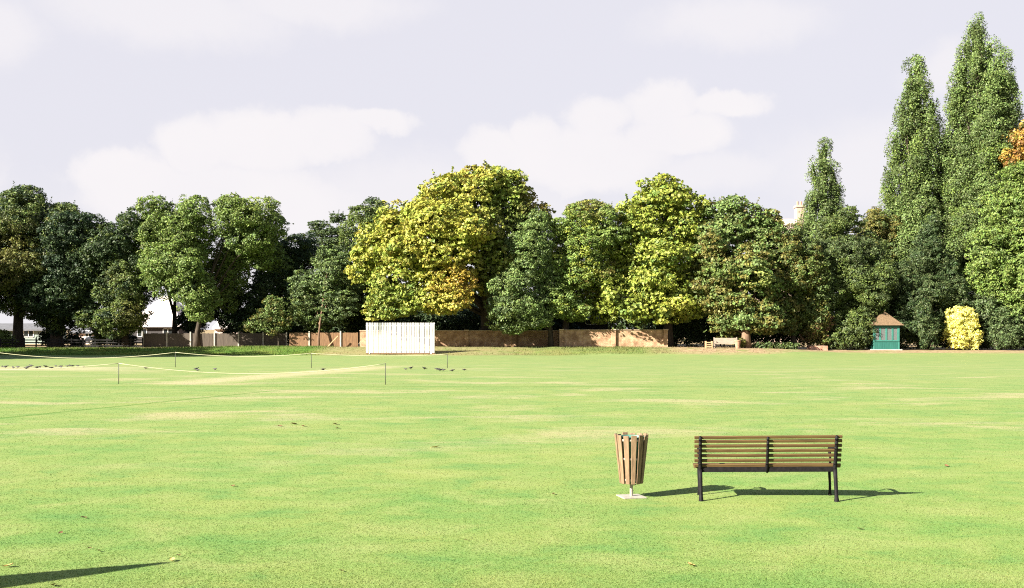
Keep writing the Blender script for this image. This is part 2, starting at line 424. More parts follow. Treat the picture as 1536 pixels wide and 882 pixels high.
def crown(name, lobes, parent, origin, pal, clump=.95, leaf=.26, dens=1.15, flat=.7, fill=1.0, spots=(), Yref=100.0, aspect=1.6, droop=.0, jitter=.28, sprig=.12, k=6.0, keep=1.0, boughs=1.0):
    """lobes: list of (centre, radii). pal: [(colour, weight)]; spots: [(point, radius, colour, strength)] in world metres"""
    Cs = [np.array(c, float) for c, r in lobes]; Rs = [np.array(r, float) for c, r in lobes]
    nmain = len(Cs)
    if boughs:
        # every mass of the crown carries leafy boughs with dark gaps between them
        for i in range(nmain):
            c, r = Cs[i], Rs[i]; rm = float(r.mean())
            if rm < clump * 1.3: continue
            nb = int(clampf(7 + 5.5 * rm * boughs / 2.0, 8, 26))
            d = rdir(nb * 2); d = d[d[:, 1] < .55][:nb]
            for v in d:
                q = RNG.uniform(.27, .46) * (1.0 if rm > 2 else 1.15)
                e = c + v * r * RNG.uniform(.56, .78)
                if any((((e - c2) / r2) ** 2).sum() < .42 for j, (c2, r2) in enumerate(zip(Cs[:nmain], Rs[:nmain])) if j != i): continue
                Cs.append(e); Rs.append(np.array([r[0] * q * 1.1, r[1] * q * 1.1, r[2] * q * .8]).clip(clump * .55))
            Rs[i] = r * .74
    allC, allN, allS, allT = [], [], [], []
    cols = np.array([c for c, w in pal]); ws = np.array([w for c, w in pal], float); ws /= ws.sum(); cum = np.cumsum(ws)
    for i, (c, r) in enumerate(zip(Cs, Rs)):
        a, b2, c3 = r
        area = 4 * math.pi * (((a * b2) ** 1.6 + (a * c3) ** 1.6 + (b2 * c3) ** 1.6) / 3) ** (1 / 1.6)
        main = i < nmain
        cl_ = clump * (.8 if (main and not boughs) else .55)
        n = max(6, int(area / (cl_ ** 2 * 1.25) * dens * (.55 if (main and boughs) else 1)))
        d = rdir(n)
        back = d[:, 1] > .35
        d = d[~(back & (RNG.random(n) < .45))]; n = len(d)
        rad = RNG.uniform(.68, 1.04, n); sg = RNG.random(n) < sprig; rad[sg] = RNG.uniform(1.0, 1.16, sg.sum())
        p = c + d * r * rad[:, None]
        ok = np.ones(n, bool)
        for j, (c2, r2) in enumerate(zip(Cs, Rs)):
            if j != i: ok &= (((p - c2) / r2) ** 2).sum(1) > (.55 if j < nmain else .35)
        p, d, sg = p[ok], d[ok], sg[ok]; n = len(p)
        if n == 0: continue
        out = unit(d / r)
        R = cl_ * RNG.uniform(.55, 1.3, n); R[sg] *= .55
        cnt = np.maximum(4, (k * (R / leaf) ** 2).astype(int))
        idx = np.repeat(np.arange(n), cnt); m = len(idx)
        v = unit(rdir(m) + .75 * out[idx] + np.array([0, 0, .25]))
        rr = RNG.uniform(.35, 1, m) ** .6
        pos = p[idx] + v * (R[idx] * rr)[:, None] * np.array([1, 1, flat])
        pos[:, 2] -= droop * ((v[:, :2] ** 2).sum(1)) * R[idx]
        nr = unit(.45 * v + .35 * out[idx] + np.array([0, 0, .35]) + .85 * rdir(m))
        # colour of each clump: slow noise picks from the palette
        q = np.array([noise.noise(Vector(tuple(x * .22))) * .8 + noise.noise(Vector(tuple(x * .75 + 9))) * .45 for x in p]) * .55 + .5 + RNG.normal(0, .12, n)
        q = np.clip(q, 0, .999)
        ci = cols[np.searchsorted(cum, q).clip(0, len(cols) - 1)]
        for (pt_, rs_, co_, st_) in spots:
            w = np.clip(1.25 - np.linalg.norm((p - np.array(pt_)) * np.array([1, .6, 1]), axis=1) / rs_, 0, 1) * st_
            w = w * (RNG.random(n) < .35 + w)
            ci = ci * (1 - w[:, None]) + np.array(co_) * w[:, None]
        ci = ci * RNG.uniform(1 - jitter * .6, 1 + jitter * .6, (n, 1))
        ti = ci[idx] * RNG.uniform(1 - jitter, 1 + jitter, (m, 1)) * (1 + RNG.normal(0, .07, (m, 3)))
        allC.append(pos); allN.append(nr); allS.append(leaf * RNG.uniform(.45, 1.45, m)); allT.append(ti)
        # loose twigs that break up the outline
        nt = int(area / clump ** 2 * .55) if (not main or not boughs) else 0
        if nt:
            d = rdir(nt); d = d[(d[:, 1] < .6) & (d[:, 2] > -.75)]; p0 = c + d * r * .9; okt = np.ones(len(d), bool)
            for j, (c2, r2) in enumerate(zip(Cs, Rs)):
                if j != i: okt &= (((p0 - c2) / r2) ** 2).sum(1) > 1.0
            d, p0 = d[okt], p0[okt]; nt = len(d)
            if nt:
                Lt = clump * RNG.uniform(.35, 1.05, nt); kk_ = 16; ix = np.repeat(np.arange(nt), kk_); u = RNG.random(nt * kk_)
                dirn = unit(d / r + np.array([0, 0, .35]) + .35 * rdir(nt))
                pos = p0[ix] + dirn[ix] * (Lt[ix] * u)[:, None] + rdir(nt * kk_) * (clump * .16 * (1.15 - u))[:, None]
                nr = unit(dirn[ix] * .4 + rdir(nt * kk_) * .7 + np.array([0, 0, .5]))
                ci = cols[np.searchsorted(cum, RNG.random(nt) * .999)]
                for (pt_, rs_, co_, st_) in spots:
                    w = np.clip(1.25 - np.linalg.norm((p0 - np.array(pt_)) * np.array([1, .6, 1]), axis=1) / rs_, 0, 1) * st_
                    ci = ci * (1 - w[:, None]) + np.array(co_) * w[:, None]
                allC.append(pos); allN.append(nr); allS.append(leaf * RNG.uniform(.6, 1.2, nt * kk_)); allT.append(ci[ix] * RNG.uniform(1 - jitter, 1 + jitter, (nt * kk_, 1)))
        # leaves further in
        if not main: continue
        bl = leaf * 1.9; nf = int(area * fill * 1.5 / (.31 * bl * bl))
        d = rdir(nf); pos = c + d * r * RNG.uniform(.35, .84, nf)[:, None]
        ci = cols[np.searchsorted(cum, RNG.random(nf) * .999)]
        allC.append(pos); allN.append(unit(d + .8 * rdir(nf))); allS.append(bl * RNG.uniform(.6, 1.15, nf)); allT.append(ci * .9 * RNG.uniform(.8, 1.1, (nf, 1)))
    C = np.concatenate(allC); N = np.concatenate(allN); S_ = np.concatenate(allS); Tn = np.clip(np.concatenate(allT), .004, .9)
    if keep < 1:
        kk = RNG.random(len(C)) < keep; C, N, S_, Tn = C[kk], N[kk], S_[kk], Tn[kk]
    lowz = np.array([gz(0, 97)]) + .02
    ok = C[:, 2] > .35; C, N, S_, Tn = C[ok], N[ok], S_[ok], Tn[ok]
    tt = unit(np.cross(N, rdir(len(C)))); bb = np.cross(N, tt)
    return quads(name, C - np.array(origin), tt * (S_ / 2)[:, None], bb * (S_ / 2 / aspect)[:, None], Tn, M['leaf'], parent, N)

def tree(name, label, Y, trunk_px, lobes, pal, trunk_r=.32, bark='bark', group=None, cat='tree', lean=0.0, stems=None, **kw):
    """lobes in photograph pixels (x, y, rx, ry[, dY[, depth radius in m]]) at distance Y, turned into metres"""
    base = G(trunk_px, Y)
    root = empty(name, base, label, cat, group)
    L = []
    for lb in lobes:
        x, y, rx, ry = lb[:4]; dy = lb[4] if len(lb) > 4 else 0.0
        rd = lb[5] if len(lb) > 5 else min(W((rx + ry) / 2 * 1.05, Y), 5.0)
        p = P(x, y, Y); p.y += dy
        L.append((tuple(p), (W(rx, Y), rd, W(ry, Y))))
    sp_ = [(tuple(P(x, y, Y + dy)), W(r, Y), c, s) for (x, y, r, dy, c, s) in kw.pop('spots', ())]
    crown('crown' if cat == 'tree' else 'foliage', L, root, base, pal, spots=sp_, Yref=Y, **kw)
    # trunk and limbs
    tb = MB()
    cs = sorted(L, key=lambda q: q[0][2])
    top = max(cs, key=lambda q: q[0][2])[0]; zmid = (cs[0][0][2] - base.z)
    H = max(1.0, (top[2] - base.z) * .9)
    def off(v): return Vector(v) - base
    bend = Vector((lean, 0, 0)); tp = off(top); tp.z = H
    pts = [Vector((0, 0, -.25)), Vector((0, 0, .12 * H)) + bend * .3, Vector((tp.x * .12, tp.y * .12, .3 * H)) + bend * .6, Vector((tp.x * .4, tp.y * .4, .6 * H)), tp]
    tb.tube(pts, [trunk_r * 1.45, trunk_r, trunk_r * .85, trunk_r * .5, trunk_r * .1], 10)
    for q in cs:
        g = off(q[0]); 
        if (g - tp).length < .5: continue
        s0 = clampf(g.z / H * .55, .1, .7)
        st = pts[1].lerp(pts[3], s0) if s0 > .1 else pts[1]
        mid = st.lerp(g, .5) + Vector((0, 0, .12 * (g - st).length))
        r0 = trunk_r * (.55 if len(cs) < 6 else .42)
        tb.tube([st, mid, g], [r0, r0 * .6, r0 * .2], 7)
        for _ in range(3):
            d = Vector((random.uniform(-1, 1), random.uniform(-1, .6), random.uniform(-.3, .9))); e = g + Vector((d.x * q[1][0], d.y * q[1][1], d.z * q[1][2])) * .75
            tb.tube([mid.lerp(g, .6), e], [r0 * .3, r0 * .08], 5)
    tb.build('trunk' if cat == 'tree' else 'stem', M[bark], root, smooth=True)
    return root

# ------------------------------------------------------------------ trees, each with its own crown and trunk
def plumes(env, n, seed, wmin=.24, wmax=.40):
    """upright plumes filling a column; env: (y, x centre, half width) from top to bottom in photograph pixels"""
    rnd = random.Random(seed); out = []
    ys_ = [e[0] for e in env]
    def at(y): return lerp_tab(y, [(e[0], e[1]) for e in env]), lerp_tab(y, [(e[0], e[2]) for e in env])
    for i in range(n):
        u = (i + .5) / n; y = ys_[0] + (ys_[-1] - ys_[0]) * u ** .85
        xc, hw = at(y); a = (i * 2.399 + rnd.uniform(-.4, .4))
        q = rnd.uniform(.66, 1.06)
        hw = max(3, hw - 6); rx = clampf(hw * rnd.uniform(wmin, wmax), 3.5, 13); ry = clampf(rx * rnd.uniform(2.4, 4.0), 16, 46)
        out.append((xc + math.cos(a) * hw * q, y, rx, ry, math.sin(a) * hw * q * .062, rx * .062))
    for i in range(6):
        y = ys_[0] + (ys_[-1] - ys_[0]) * (i + .6) / 6; xc, hw = at(y); hw = max(4, hw - 6)
        out.append((xc, y, hw * .42, (ys_[-1] - ys_[0]) / 8, 0, hw * .5 * .062))
    out.append((env[0][1], env[0][0] + 10, 5, 14, 0, .4))
    return out
DK = [(DARK, 3), (DEEP, 2), (MIDG, 1.2)]
T_G = 'trees along the field edge'
tree('broadleaf_tree', 'tall dark broadleaf tree over the black rail fence, thick trunk, patch of olive leaves', 103, 27,
     [(30, 345, 68, 58), (-40, 385, 70, 80), (62, 395, 55, 62), (15, 420, 75, 52, -2), (92, 345, 38, 40), (35, 305, 38, 25), (50, 455, 45, 25)],
     [(DARK, 3), (MIDG, 2), (DEEP, 2), (OLIVE, .5)], trunk_r=.48, group=T_G, clump=.9, leaf=0.195, spots=[(20, 380, 60, -4, OLIVE, .75), (10, 420, 40, -5, OLIVE, .6)])
tree('broadleaf_tree', 'dark rounded tree with a dense drooping crown and thick trunk behind the black rails', 102, 85,
     [(112, 365, 52, 52), (92, 430, 52, 50, -1), (140, 392, 42, 52), (120, 455, 30, 32), (80, 395, 50, 45), (88, 478, 26, 26), (122, 474, 24, 20, .5)],
     DK, trunk_r=.55, group=T_G, clump=.9, leaf=0.195)
tree('broadleaf_tree', 'dark green tree with low lit olive sprays hanging beside the pale roofed pavilion', 101, 188,
     [(168, 385, 38, 45), (192, 425, 42, 45, -1), (158, 440, 28, 35), (205, 465, 26, 30, -2), (188, 378, 30, 36), (178, 482, 30, 20, -2), (140, 395, 30, 40), (150, 365, 28, 34), (205, 345, 24, 30), (125, 440, 26, 40), (217, 447, 16, 36, -2, 1.5), (150, 478, 24, 18, -1), (205, 488, 20, 12, -1)],
     [(DARK, 3), (MIDG, 2), (DEEP, 1)], trunk_r=.3, group=T_G, clump=.75, leaf=0.182, spots=[(200, 470, 25, -3, OLIVE, .7), (165, 420, 22, -3, OLIVE, .4)])
tree('maple_tree', 'tall bright green maple with a domed two part top rising beside the pavilion roof', 100, 296,
     [(282, 330, 38, 46), (278, 375, 40, 40, -1), (236, 335, 30, 44, .5), (376, 335, 46, 46, 0), (348, 318, 22, 26, 0), (272, 402, 46, 48, -2), (404, 352, 24, 34), (340, 372, 30, 34, 2), (300, 436, 34, 42, -3), (228, 388, 34, 44, 1), (318, 458, 20, 26, -3), (375, 378, 36, 24, 2), (335, 420, 24, 46, 3), (322, 395, 34, 36, 3), (402, 388, 24, 24, 3)],
     [(MIDG, 2), (FRESH, 2.6), (POPLAR, 2), (DARK, .8)], trunk_r=.24, group=T_G, clump=.85, leaf=0.188, spots=[(385, 300, 40, -2, LIME, .45), (310, 455, 35, -4, FRESH, .6)])
tree('broadleaf_tree', 'dark shadowy tree closing in under the bright maple above the concrete post fence', 106, 262,
     [(262, 396, 50, 38), (236, 400, 26, 34), (308, 445, 37, 42), (296, 482, 24, 16)], DK, trunk_r=.3, group=T_G, clump=.9, leaf=0.207)
tree('broadleaf_tree', 'dark low spreading tree between the bright maple and the hazel tree', 105, 412,
     [(425, 420, 42, 54), (398, 460, 46, 32), (440, 392, 36, 36), (358, 476, 40, 30), (400, 488, 60, 18), (350, 452, 26, 20), (458, 378, 26, 26), (412, 378, 20, 20), (392, 432, 14, 26)],
     [(DARK, 3), (DEEP, 2), (MIDG, 1)], trunk_r=.28, group=T_G, clump=.85, leaf=0.201)
tree('cedar_tree', 'thin cedar with flat open tiers poking up above the hazel tree', 112, 502,
     [(496, 348, 30, 6, 0, 1.6), (480, 338, 16, 4, 0, 1.2), (508, 328, 14, 5, 0, 1), (500, 366, 34, 8, 0, 2), (520, 352, 16, 7, 0, 1.2), (470, 347, 9, 3, 0, .7), (495, 388, 30, 14, 0, 2)],
     [(DARK, 2), (BLUEG, 2), (MIDG, 1)], trunk_r=.22, group=T_G, clump=.55, leaf=0.170, dens=.8, flat=.35, fill=.3, sprig=.2)
tree('hazel_tree', 'mid green hazel with layered leaves and a reddish stem at the timber fence', 97.2, 478,
     [(478, 425, 40, 42, 3), (458, 462, 28, 30, 2.5), (500, 462, 38, 32, 2), (510, 410, 30, 34, 3), (448, 432, 22, 30, 3), (487, 385, 26, 20, 3), (470, 485, 24, 12, 2.5)],
     [(MIDG, 3), (BLUEG, 2), (POPLAR, 2), (DARK, 1)], trunk_r=.09, bark='bark_pale', group=T_G, clump=.75, leaf=0.170, flat=.5)
tree('shrub', 'small lit bush with pale olive leaves in front of the concrete post fence', 97.5, 418,
     [(412, 462, 18, 17), (392, 485, 20, 10), (424, 482, 18, 11), (404, 474, 22, 10), (410, 497, 12, 9), (375, 488, 12, 8)],
     [(POPLAR, 2), (OLIVE, 1), (MIDG, 2)], trunk_r=.08, cat='shrub', boughs=0, dens=.6, fill=.4, sprig=.35, clump=.5, leaf=0.150)
tree('broadleaf_tree', 'dark green round topped tree between the thin cedar and the yellow chestnut', 105, 552,
     [(562, 328, 30, 28), (545, 370, 38, 45), (532, 430, 36, 55), (575, 360, 40, 45), (522, 470, 35, 30), (545, 470, 30, 30)],
     [(DARK, 2), (MIDG, 2.2), (BLUEG, 1)], trunk_r=.35, group=T_G, clump=.85, leaf=0.195)
tree('chestnut_tree', 'huge chestnut turning yellow and orange over the white sight screen', 98, 728,
     [(742, 288, 52, 36, 1), (685, 300, 58, 42, 0), (622, 332, 50, 42, -1), (578, 375, 40, 42, -1), (695, 355, 82, 60, -2.5), (640, 398, 72, 55, -3.5), (582, 438, 38, 40, -2), (678, 432, 44, 42, -4.5), (782, 318, 38, 40, 1), (742, 385, 48, 60, -1), (622, 452, 44, 26, -3.5), (560, 405, 26, 36, -1), (720, 262, 34, 14, 1), (760, 262, 28, 12, 1)],
     [(FRESH, 1), (LIME, 3), (YEL, 2.2), (LIME, 1.8), (FRESH, .6)], trunk_r=.42, group=T_G, clump=1.05, leaf=0.280, flat=.42, droop=.25, aspect=1.3, sprig=.16,
     spots=[(690, 430, 42, -5, ORANGE, .9), (680, 440, 22, -6, YEL, .6), (798, 305, 26, 0, RUST, .95), (705, 262, 26, 0, ORANGE, .4), (605, 300, 24, 0, RUST, .45), (650, 350, 60, -3, YEL, .75), (700, 310, 40, -2, YEL, .6), (785, 350, 70, -1, MIDG, 1), (750, 300, 40, 0, FRESH, .7), (735, 400, 40, -3, MIDG, .7), (720, 350, 14, -5, ORANGE, .6), (580, 440, 55, -3, FRESH, .7), (570, 380, 40, -2, LIME, .6), (770, 440, 40, -3, MIDG, .8)])
tree('broadleaf_tree', 'dusky green tree leaning into the shaded side of the yellow chestnut', 95, 826,
     [(785, 400, 36, 55, -.5, 2.6), (768, 450, 40, 42, -1.5, 2.4), (808, 362, 24, 44, 0, 2.2), (800, 462, 36, 28, -1.5, 2.2), (752, 475, 22, 20, -1.5, 1.6), (770, 488, 28, 10, -1.5, 1.2), (818, 420, 22, 50, 0, 2)],
     [(MIDG, 1.5), (BLUEG, 1), (POPLAR, 3.5), (FRESH, 1)], trunk_r=.22, group=T_G, clump=.75, leaf=0.176, flat=.6)
tree('broadleaf_tree', 'olive green tree with a thin ragged top between the two chestnuts', 95.9, 847,
     [(884, 322, 32, 22, 1, 2.5), (868, 368, 46, 46, 1, 3), (848, 425, 44, 44, 0, 2.6), (905, 350, 34, 40, 1, 3), (840, 345, 20, 18, 1, 2), (850, 464, 40, 22, 0, 2), (890, 410, 36, 44, .5, 2.6), (835, 395, 26, 34, .5, 2.4), (838, 455, 20, 24, -2.2, 1.0), (872, 466, 16, 12, -2.2, .9)],
     [(POPLAR, 2), (FRESH, 3), (LIME, 1.3), (OLIVE, 1.4)], trunk_r=.3, group=T_G, clump=.8, leaf=0.170, flat=.55, spots=[(885, 310, 30, 0, RUST, .35)])
tree('chestnut_tree', 'big light green chestnut with a rounded dome beside the sunlit brick wall', 96.5, 1002,
     [(1012, 305, 52, 44, 3), (958, 338, 42, 44, 2.5), (1042, 345, 42, 55, 3), (928, 430, 38, 46, 1), (992, 405, 60, 56, .5, 4), (1000, 458, 46, 34, 0, 3.5), (922, 380, 28, 38, 1.5), (960, 446, 36, 40, 0, 3.2), (1045, 420, 34, 54, 1.5), (1000, 275, 32, 18, 3), (906, 462, 22, 26, .5), (1055, 385, 30, 40, 2), (985, 368, 44, 44, 1.8), (945, 405, 34, 40, 1.2), (912, 448, 16, 24, -3.5, 1.1), (945, 462, 22, 20, -3.5, 1.2), (985, 470, 18, 16, -3.5, 1.0)],
     [(FRESH, 1.6), (LIME, 4), (FRESH, .6), (LIME, 2)], trunk_r=.42, group=T_G, clump=1.0, leaf=0.280, flat=.45, droop=.25, aspect=1.3, sprig=.16,
     spots=[(1015, 470, 34, -4, YEL, .75), (1010, 275, 50, 0, YEL, .3), (1005, 440, 30, -5, YEL, .4), (925, 450, 34, -3, FRESH, .5)])
tree('chestnut_tree', 'browning olive chestnut with a stout pale trunk beside the garden bench', 92.2, 1119,
     [(1120, 325, 48, 38, 5), (1088, 365, 40, 48, 4.5), (1158, 352, 36, 46, 5), (1120, 415, 62, 56, 3, 4), (1072, 430, 36, 44, 3.5, 3.4), (1170, 420, 34, 56, 4.5), (1112, 462, 42, 26, 2, 2.6), (1092, 480, 20, 16, 1.5, 1.4), (1140, 470, 36, 22, 2.5, 2.4), (1175, 330, 16, 26, 5), (1098, 498, 16, 16, 1.5, 1), (1128, 482, 36, 14, .8, 2), (1150, 484, 24, 12, 1, 1.6), (1106, 478, 26, 16, .6, 1.4)],
     [(POPLAR, 4), (OLIVE, 2), (MIDG, 2), (FRESH, .6)], trunk_r=.36, bark='bark_pale', group=T_G, clump=.85, leaf=0.231, flat=.5, droop=.2, aspect=1.4,
     spots=[(1145, 420, 45, -2, YEL, .35), (1060, 425, 26, -2, YEL, .4), (1130, 430, 24, -4, ORANGE, .4)])
tree('broadleaf_tree', 'dark olive tree with an orange tinged branch under the house chimney', 96.5, 1190,
     [(1195, 425, 28, 58), (1184, 388, 24, 42), (1176, 360, 16, 26), (1196, 352, 12, 16), (1180, 470, 36, 32), (1215, 455, 30, 50), (1198, 372, 20, 26), (1212, 405, 24, 36)],
     [(POPD, 3), (OLIVE, .8), (MIDG, 2)], trunk_r=.25, group=T_G, clump=.75, leaf=0.182, spots=[(1190, 470, 10, -4, ORANGE, .8)])
tree('poplar_tree', 'small slim poplar spire rising alone beside the house chimney', 116, 1236,
     plumes([(219, 1236, 6), (235, 1236, 14), (262, 1236, 24), (310, 1236, 29), (370, 1236, 34), (430, 1236, 36)], 30, 3),
     [(POPLAR, 3), (POPD, 2), (FRESH, 1)], trunk_r=.3, group='upright poplar spires', boughs=0, clump=.8, leaf=0.170, flat=1.2, sprig=.2, fill=.8)
tree('holly_tree', 'dark glossy holly with a rounded top above the reddish shrub', 99, 1262,
     [(1258, 395, 38, 50), (1232, 445, 30, 45, -1), (1290, 435, 46, 55, -1), (1295, 378, 34, 36), (1248, 355, 24, 30), (1272, 330, 20, 18), (1225, 400, 22, 40), (1320, 425, 26, 50, .5)],
     [(HOLLY, 3), (MIDG, 1.6), (POPD, 2)], trunk_r=.22, group=T_G, clump=.6, leaf=0.150)
tree('holly_shrub', 'low dark holly shrub spreading on the ground beside the teal summerhouse', 96.5, 1268,
     [(1265, 505, 32, 22), (1288, 492, 24, 30), (1245, 512, 16, 13), (1300, 500, 20, 24, 1)],
     [(HOLLY, 3), (MIDG, 1.5), (POPD, 1)], trunk_r=.1, cat='shrub', boughs=0, clump=.45, leaf=0.150)
tree('broadleaf_tree', 'ragged olive brown tree top showing between the holly and the twin poplars', 107, 1315,
     [(1312, 335, 22, 28), (1322, 375, 26, 40), (1300, 360, 22, 30), (1335, 350, 14, 26)],
     [(POPD, 2), (OLIVE, 2), (MIDG, 1)], trunk_r=.2, group=T_G, clump=.7, leaf=0.164)
tree('shrub', 'reddish brown shrub by the low brick bed', 96.2, 1225,
     [(1226, 490, 18, 16), (1215, 503, 13, 12), (1238, 484, 13, 12), (1232, 506, 13, 10)],
     [(REDS, 3), (OLIVE, 1.2), (MIDG, 1)], trunk_r=.07, cat='shrub', boughs=0, clump=.42, leaf=0.150)
tree('poplar_tree', 'tall narrow poplar with forked columns behind the dark yew, shorter of the twin poplars', 107, 1385,
     plumes([(95, 1374, 4), (112, 1374, 14), (150, 1375, 25), (200, 1380, 34), (240, 1380, 42), (300, 1380, 50), (380, 1383, 54), (450, 1385, 52)], 58, 5),
     [(POPLAR, 3), (POPD, 2), (FRESH, 1.6)], trunk_r=.45, group='upright poplar spires', boughs=0, clump=.85, leaf=0.170, flat=1.2, sprig=.2, fill=.8)
tree('poplar_tree', 'tallest poplar with a broad tapering column, beside the orange leaved tree', 105, 1474,
     plumes([(36, 1464, 5), (54, 1464, 16), (90, 1468, 31), (140, 1476, 46), (190, 1476, 52), (260, 1474, 56), (340, 1474, 62), (430, 1474, 62)], 66, 8),
     [(POPLAR, 3), (POPD, 2), (FRESH, 1.6)], trunk_r=.5, group='upright poplar spires', boughs=0, clump=.9, leaf=0.170, flat=1.2, sprig=.2, fill=.8)
tree('broadleaf_tree', 'orange brown autumn tree peeping out beside the tallest poplar', 101.5, 1555,
     [(1524, 206, 16, 14), (1548, 222, 30, 34), (1510, 232, 11, 12), (1526, 240, 20, 16), (1533, 190, 9, 8), (1565, 320, 50, 60)],
     [(OLIVE, 3), (ORANGE, 2), (RUST, .8), (YEL, .4)], trunk_r=.35, group=T_G, clump=.8, leaf=0.195)
tree('broadleaf_tree', 'fresh green broad tree with loose lit clumps over the laurel bush', 97.5, 1548,
     [(1512, 325, 42, 52), (1482, 385, 38, 55), (1535, 400, 45, 75, -1), (1555, 300, 48, 55), (1515, 455, 28, 30, -1), (1528, 272, 26, 30), (1490, 430, 24, 28), (1560, 450, 40, 40, -1)],
     [(POPLAR, 2), (FRESH, 3), (MIDG, 1.5)], trunk_r=.4, group=T_G, clump=.85, leaf=0.201, flat=.6)
tree('yew_tree', 'broad dark pyramid shaped yew reaching the ground between summerhouse and golden conifer', 99.5, 1388,
     [(1390, 385, 30, 50), (1375, 445, 48, 58), (1412, 440, 32, 60), (1365, 488, 48, 38, -1), (1395, 345, 14, 26), (1400, 495, 36, 32, -1), (1348, 470, 30, 40), (1430, 480, 26, 40, .5), (1360, 492, 15, 36, -4.3, 1.0)],
     [(HOLLY, 3), (DARK, 2), (POPD, 1.4)], trunk_r=.35, group=T_G, clump=.55, leaf=0.150)
tree('golden_conifer', 'bright yellow rounded golden conifer standing on the lawn edge', 96, 1443,
     [(1436, 479, 14, 17), (1450, 479, 13, 17), (1435, 504, 17, 24), (1451, 504, 17, 24), (1443, 490, 19, 24)],
     [(GOLD, 4), (GOLDD, 1.2), (GOLD, 1)], trunk_r=.12, cat='shrub', boughs=0, clump=.42, leaf=0.150, jitter=.16, sprig=.1)
tree('laurel_shrub', 'dense dark laurel bush next to the golden conifer under the fresh green tree', 97, 1500,
     [(1488, 485, 26, 36), (1520, 492, 28, 32), (1478, 460, 20, 22), (1548, 490, 28, 34), (1500, 505, 28, 20, -1), (1468, 500, 12, 24, 1)],
     [(HOLLY, 2), (BLUEG, 2), (DARK, 1.5)], trunk_r=.12, cat='shrub', boughs=0, clump=.55, leaf=0.158)
# trees standing out of the picture on the sunny side: their shade lies on the bank and the tall trees by the rails
for k, (x, y, s) in enumerate([(-46.5, 76.0, .85), (-55, 79, 1.0), (-64, 90, .95), (-73, 84, .95)]):
    base = Vector((x, y, gz(x, y))); r = empty('broadleaf_tree', base, ['unseen dense dark tree at the corner of the field', 'unseen large dark tree behind the corner of the field', 'unseen dark tree standing back at the field corner', 'unseen tallest dark tree behind the field corner'][k], 'tree', T_G)
    L = [((x, y, 9 * s), (5.5 * s, 5.5 * s, 5 * s)), ((x + 1.5, y - 1, 13 * s), (4.2 * s, 4.2 * s, 4 * s)), ((x - 2, y, 6 * s), (5 * s, 5 * s, 4 * s)), ((x + 1, y + 1, 4.5 * s), (5, 5, 3.3))]
    crown('crown', L, r, base, DK, boughs=0, clump=1.3, leaf=.5)
    MB().tube([(0, 0, -.2), (0, 0, 5), (.5, -.3, 13 * s)], [.5, .35, .1], 9).build('trunk', M['bark'], r, smooth=True)

# dark hedges that close the view below the crowns
def hedge(name, label, x0, x1, y_top, Y, depth, pal, y_bot=522, **kw):
    a, b = P(x0, y_top, Y), P(x1, y_top, Y); n = max(2, int((b.x - a.x) / 2.6)); L = []
    zb = gz((a.x + b.x) / 2, Y) + .2; h = a.z - zb
    for i in range(n + 1):
        x = a.x + (b.x - a.x) * i / n
        L.append(((x, Y + random.uniform(-.2, .2), zb + h * .5), (2.1, depth, h * .53 + random.uniform(-.12, .22))))
    base = Vector(((a.x + b.x) / 2, Y, gz((a.x + b.x) / 2, Y)))
    root = empty(name, base, label, 'hedge')
    crown('foliage', L, root, base, pal, boughs=0, **kw)
    for q in L:
        for k in range(2):
            x = q[0][0] - base.x + random.uniform(-1, 1); s = MB()
            s.tube([(x, 0, -.2), (x + .15, random.uniform(-.3, .3), h * .5), (x - .2, 0, h * .85)], [.07, .05, .02], 6)
            s.build('stem', M['bark'], root)
hedge('hedge', 'tall dark clipped hedge behind the garden bench and the stout pale trunk', 1004, 1215, 466, 99.5, 1.5, [(DEEP, 3), (HOLLY, 2)], clump=.55, leaf=0.208)
hedge('hedge', 'dark hedge showing over the brick wall beside the sight screen', 560, 835, 462, 103.5, 1.5, [(DEEP, 3), (DARK, 2)], clump=.7, leaf=0.240)
hedge('hedge', 'shadowy hedge above the warm timber fence near the hazel stem', 395, 560, 470, 104.5, 1.5, [(DEEP, 3), (DARK, 2)], clump=.7, leaf=0.240)

# far wood that closes the gaps behind the gardens
L = []
for i in range(26):
    x = -34 + i * 5.2; h = random.uniform(7, 10.5)
    L.append(((x, 172 + random.uniform(-5, 5), h * .5), (4.6, 3.2, h * .52)))
o = crown('woodland', L, None, (0, 0, 0), boughs=0, pal=[(DARK, 2), (DEEP, 1), (MIDG, 1)], clump=1.4, leaf=.55)
tag(o, 'dark far wood showing low between the garden trees', None, None, 'stuff')

# undergrowth by the rail fence
for px, Y, w_, h_, lab, pal in [(4, 101, .9, 1.5, 'sunlit light green bush behind the end of the black rails', [(FRESH, 2), (POPLAR, 1)]),
        (72, 104, .8, 1.6, 'small dusky bush between the two thick trunks', DK), (150, 102, .7, 2.4, 'slim green sapling bush in front of the pink outbuilding', [(MIDG, 2), (POPLAR, 1)]),
        (182, 104, 1.1, 1.5, 'low dark bush where the black rails meet the panel fence', DK), (110, 105, .8, 1.3, 'low dark bush beside the grey green outbuilding', DK)]:
    c = G(px, Y); r = empty('shrub', c, lab, 'shrub', 'undergrowth behind the rail fence')
    crown('foliage', [((c.x, c.y, c.z + h_ * .55), (w_, w_, h_ * .5)), ((c.x + w_ * .5, c.y, c.z + h_ * .35), (w_ * .8, w_ * .7, h_ * .36))], r, c, pal, boughs=0, clump=.4, leaf=.2)
    MB().tube([(0, 0, -.1), (.05, 0, h_ * .4), (0, 0, h_ * .8)], [.06, .04, .02], 6).build('stem', M['bark'], r, smooth=True)
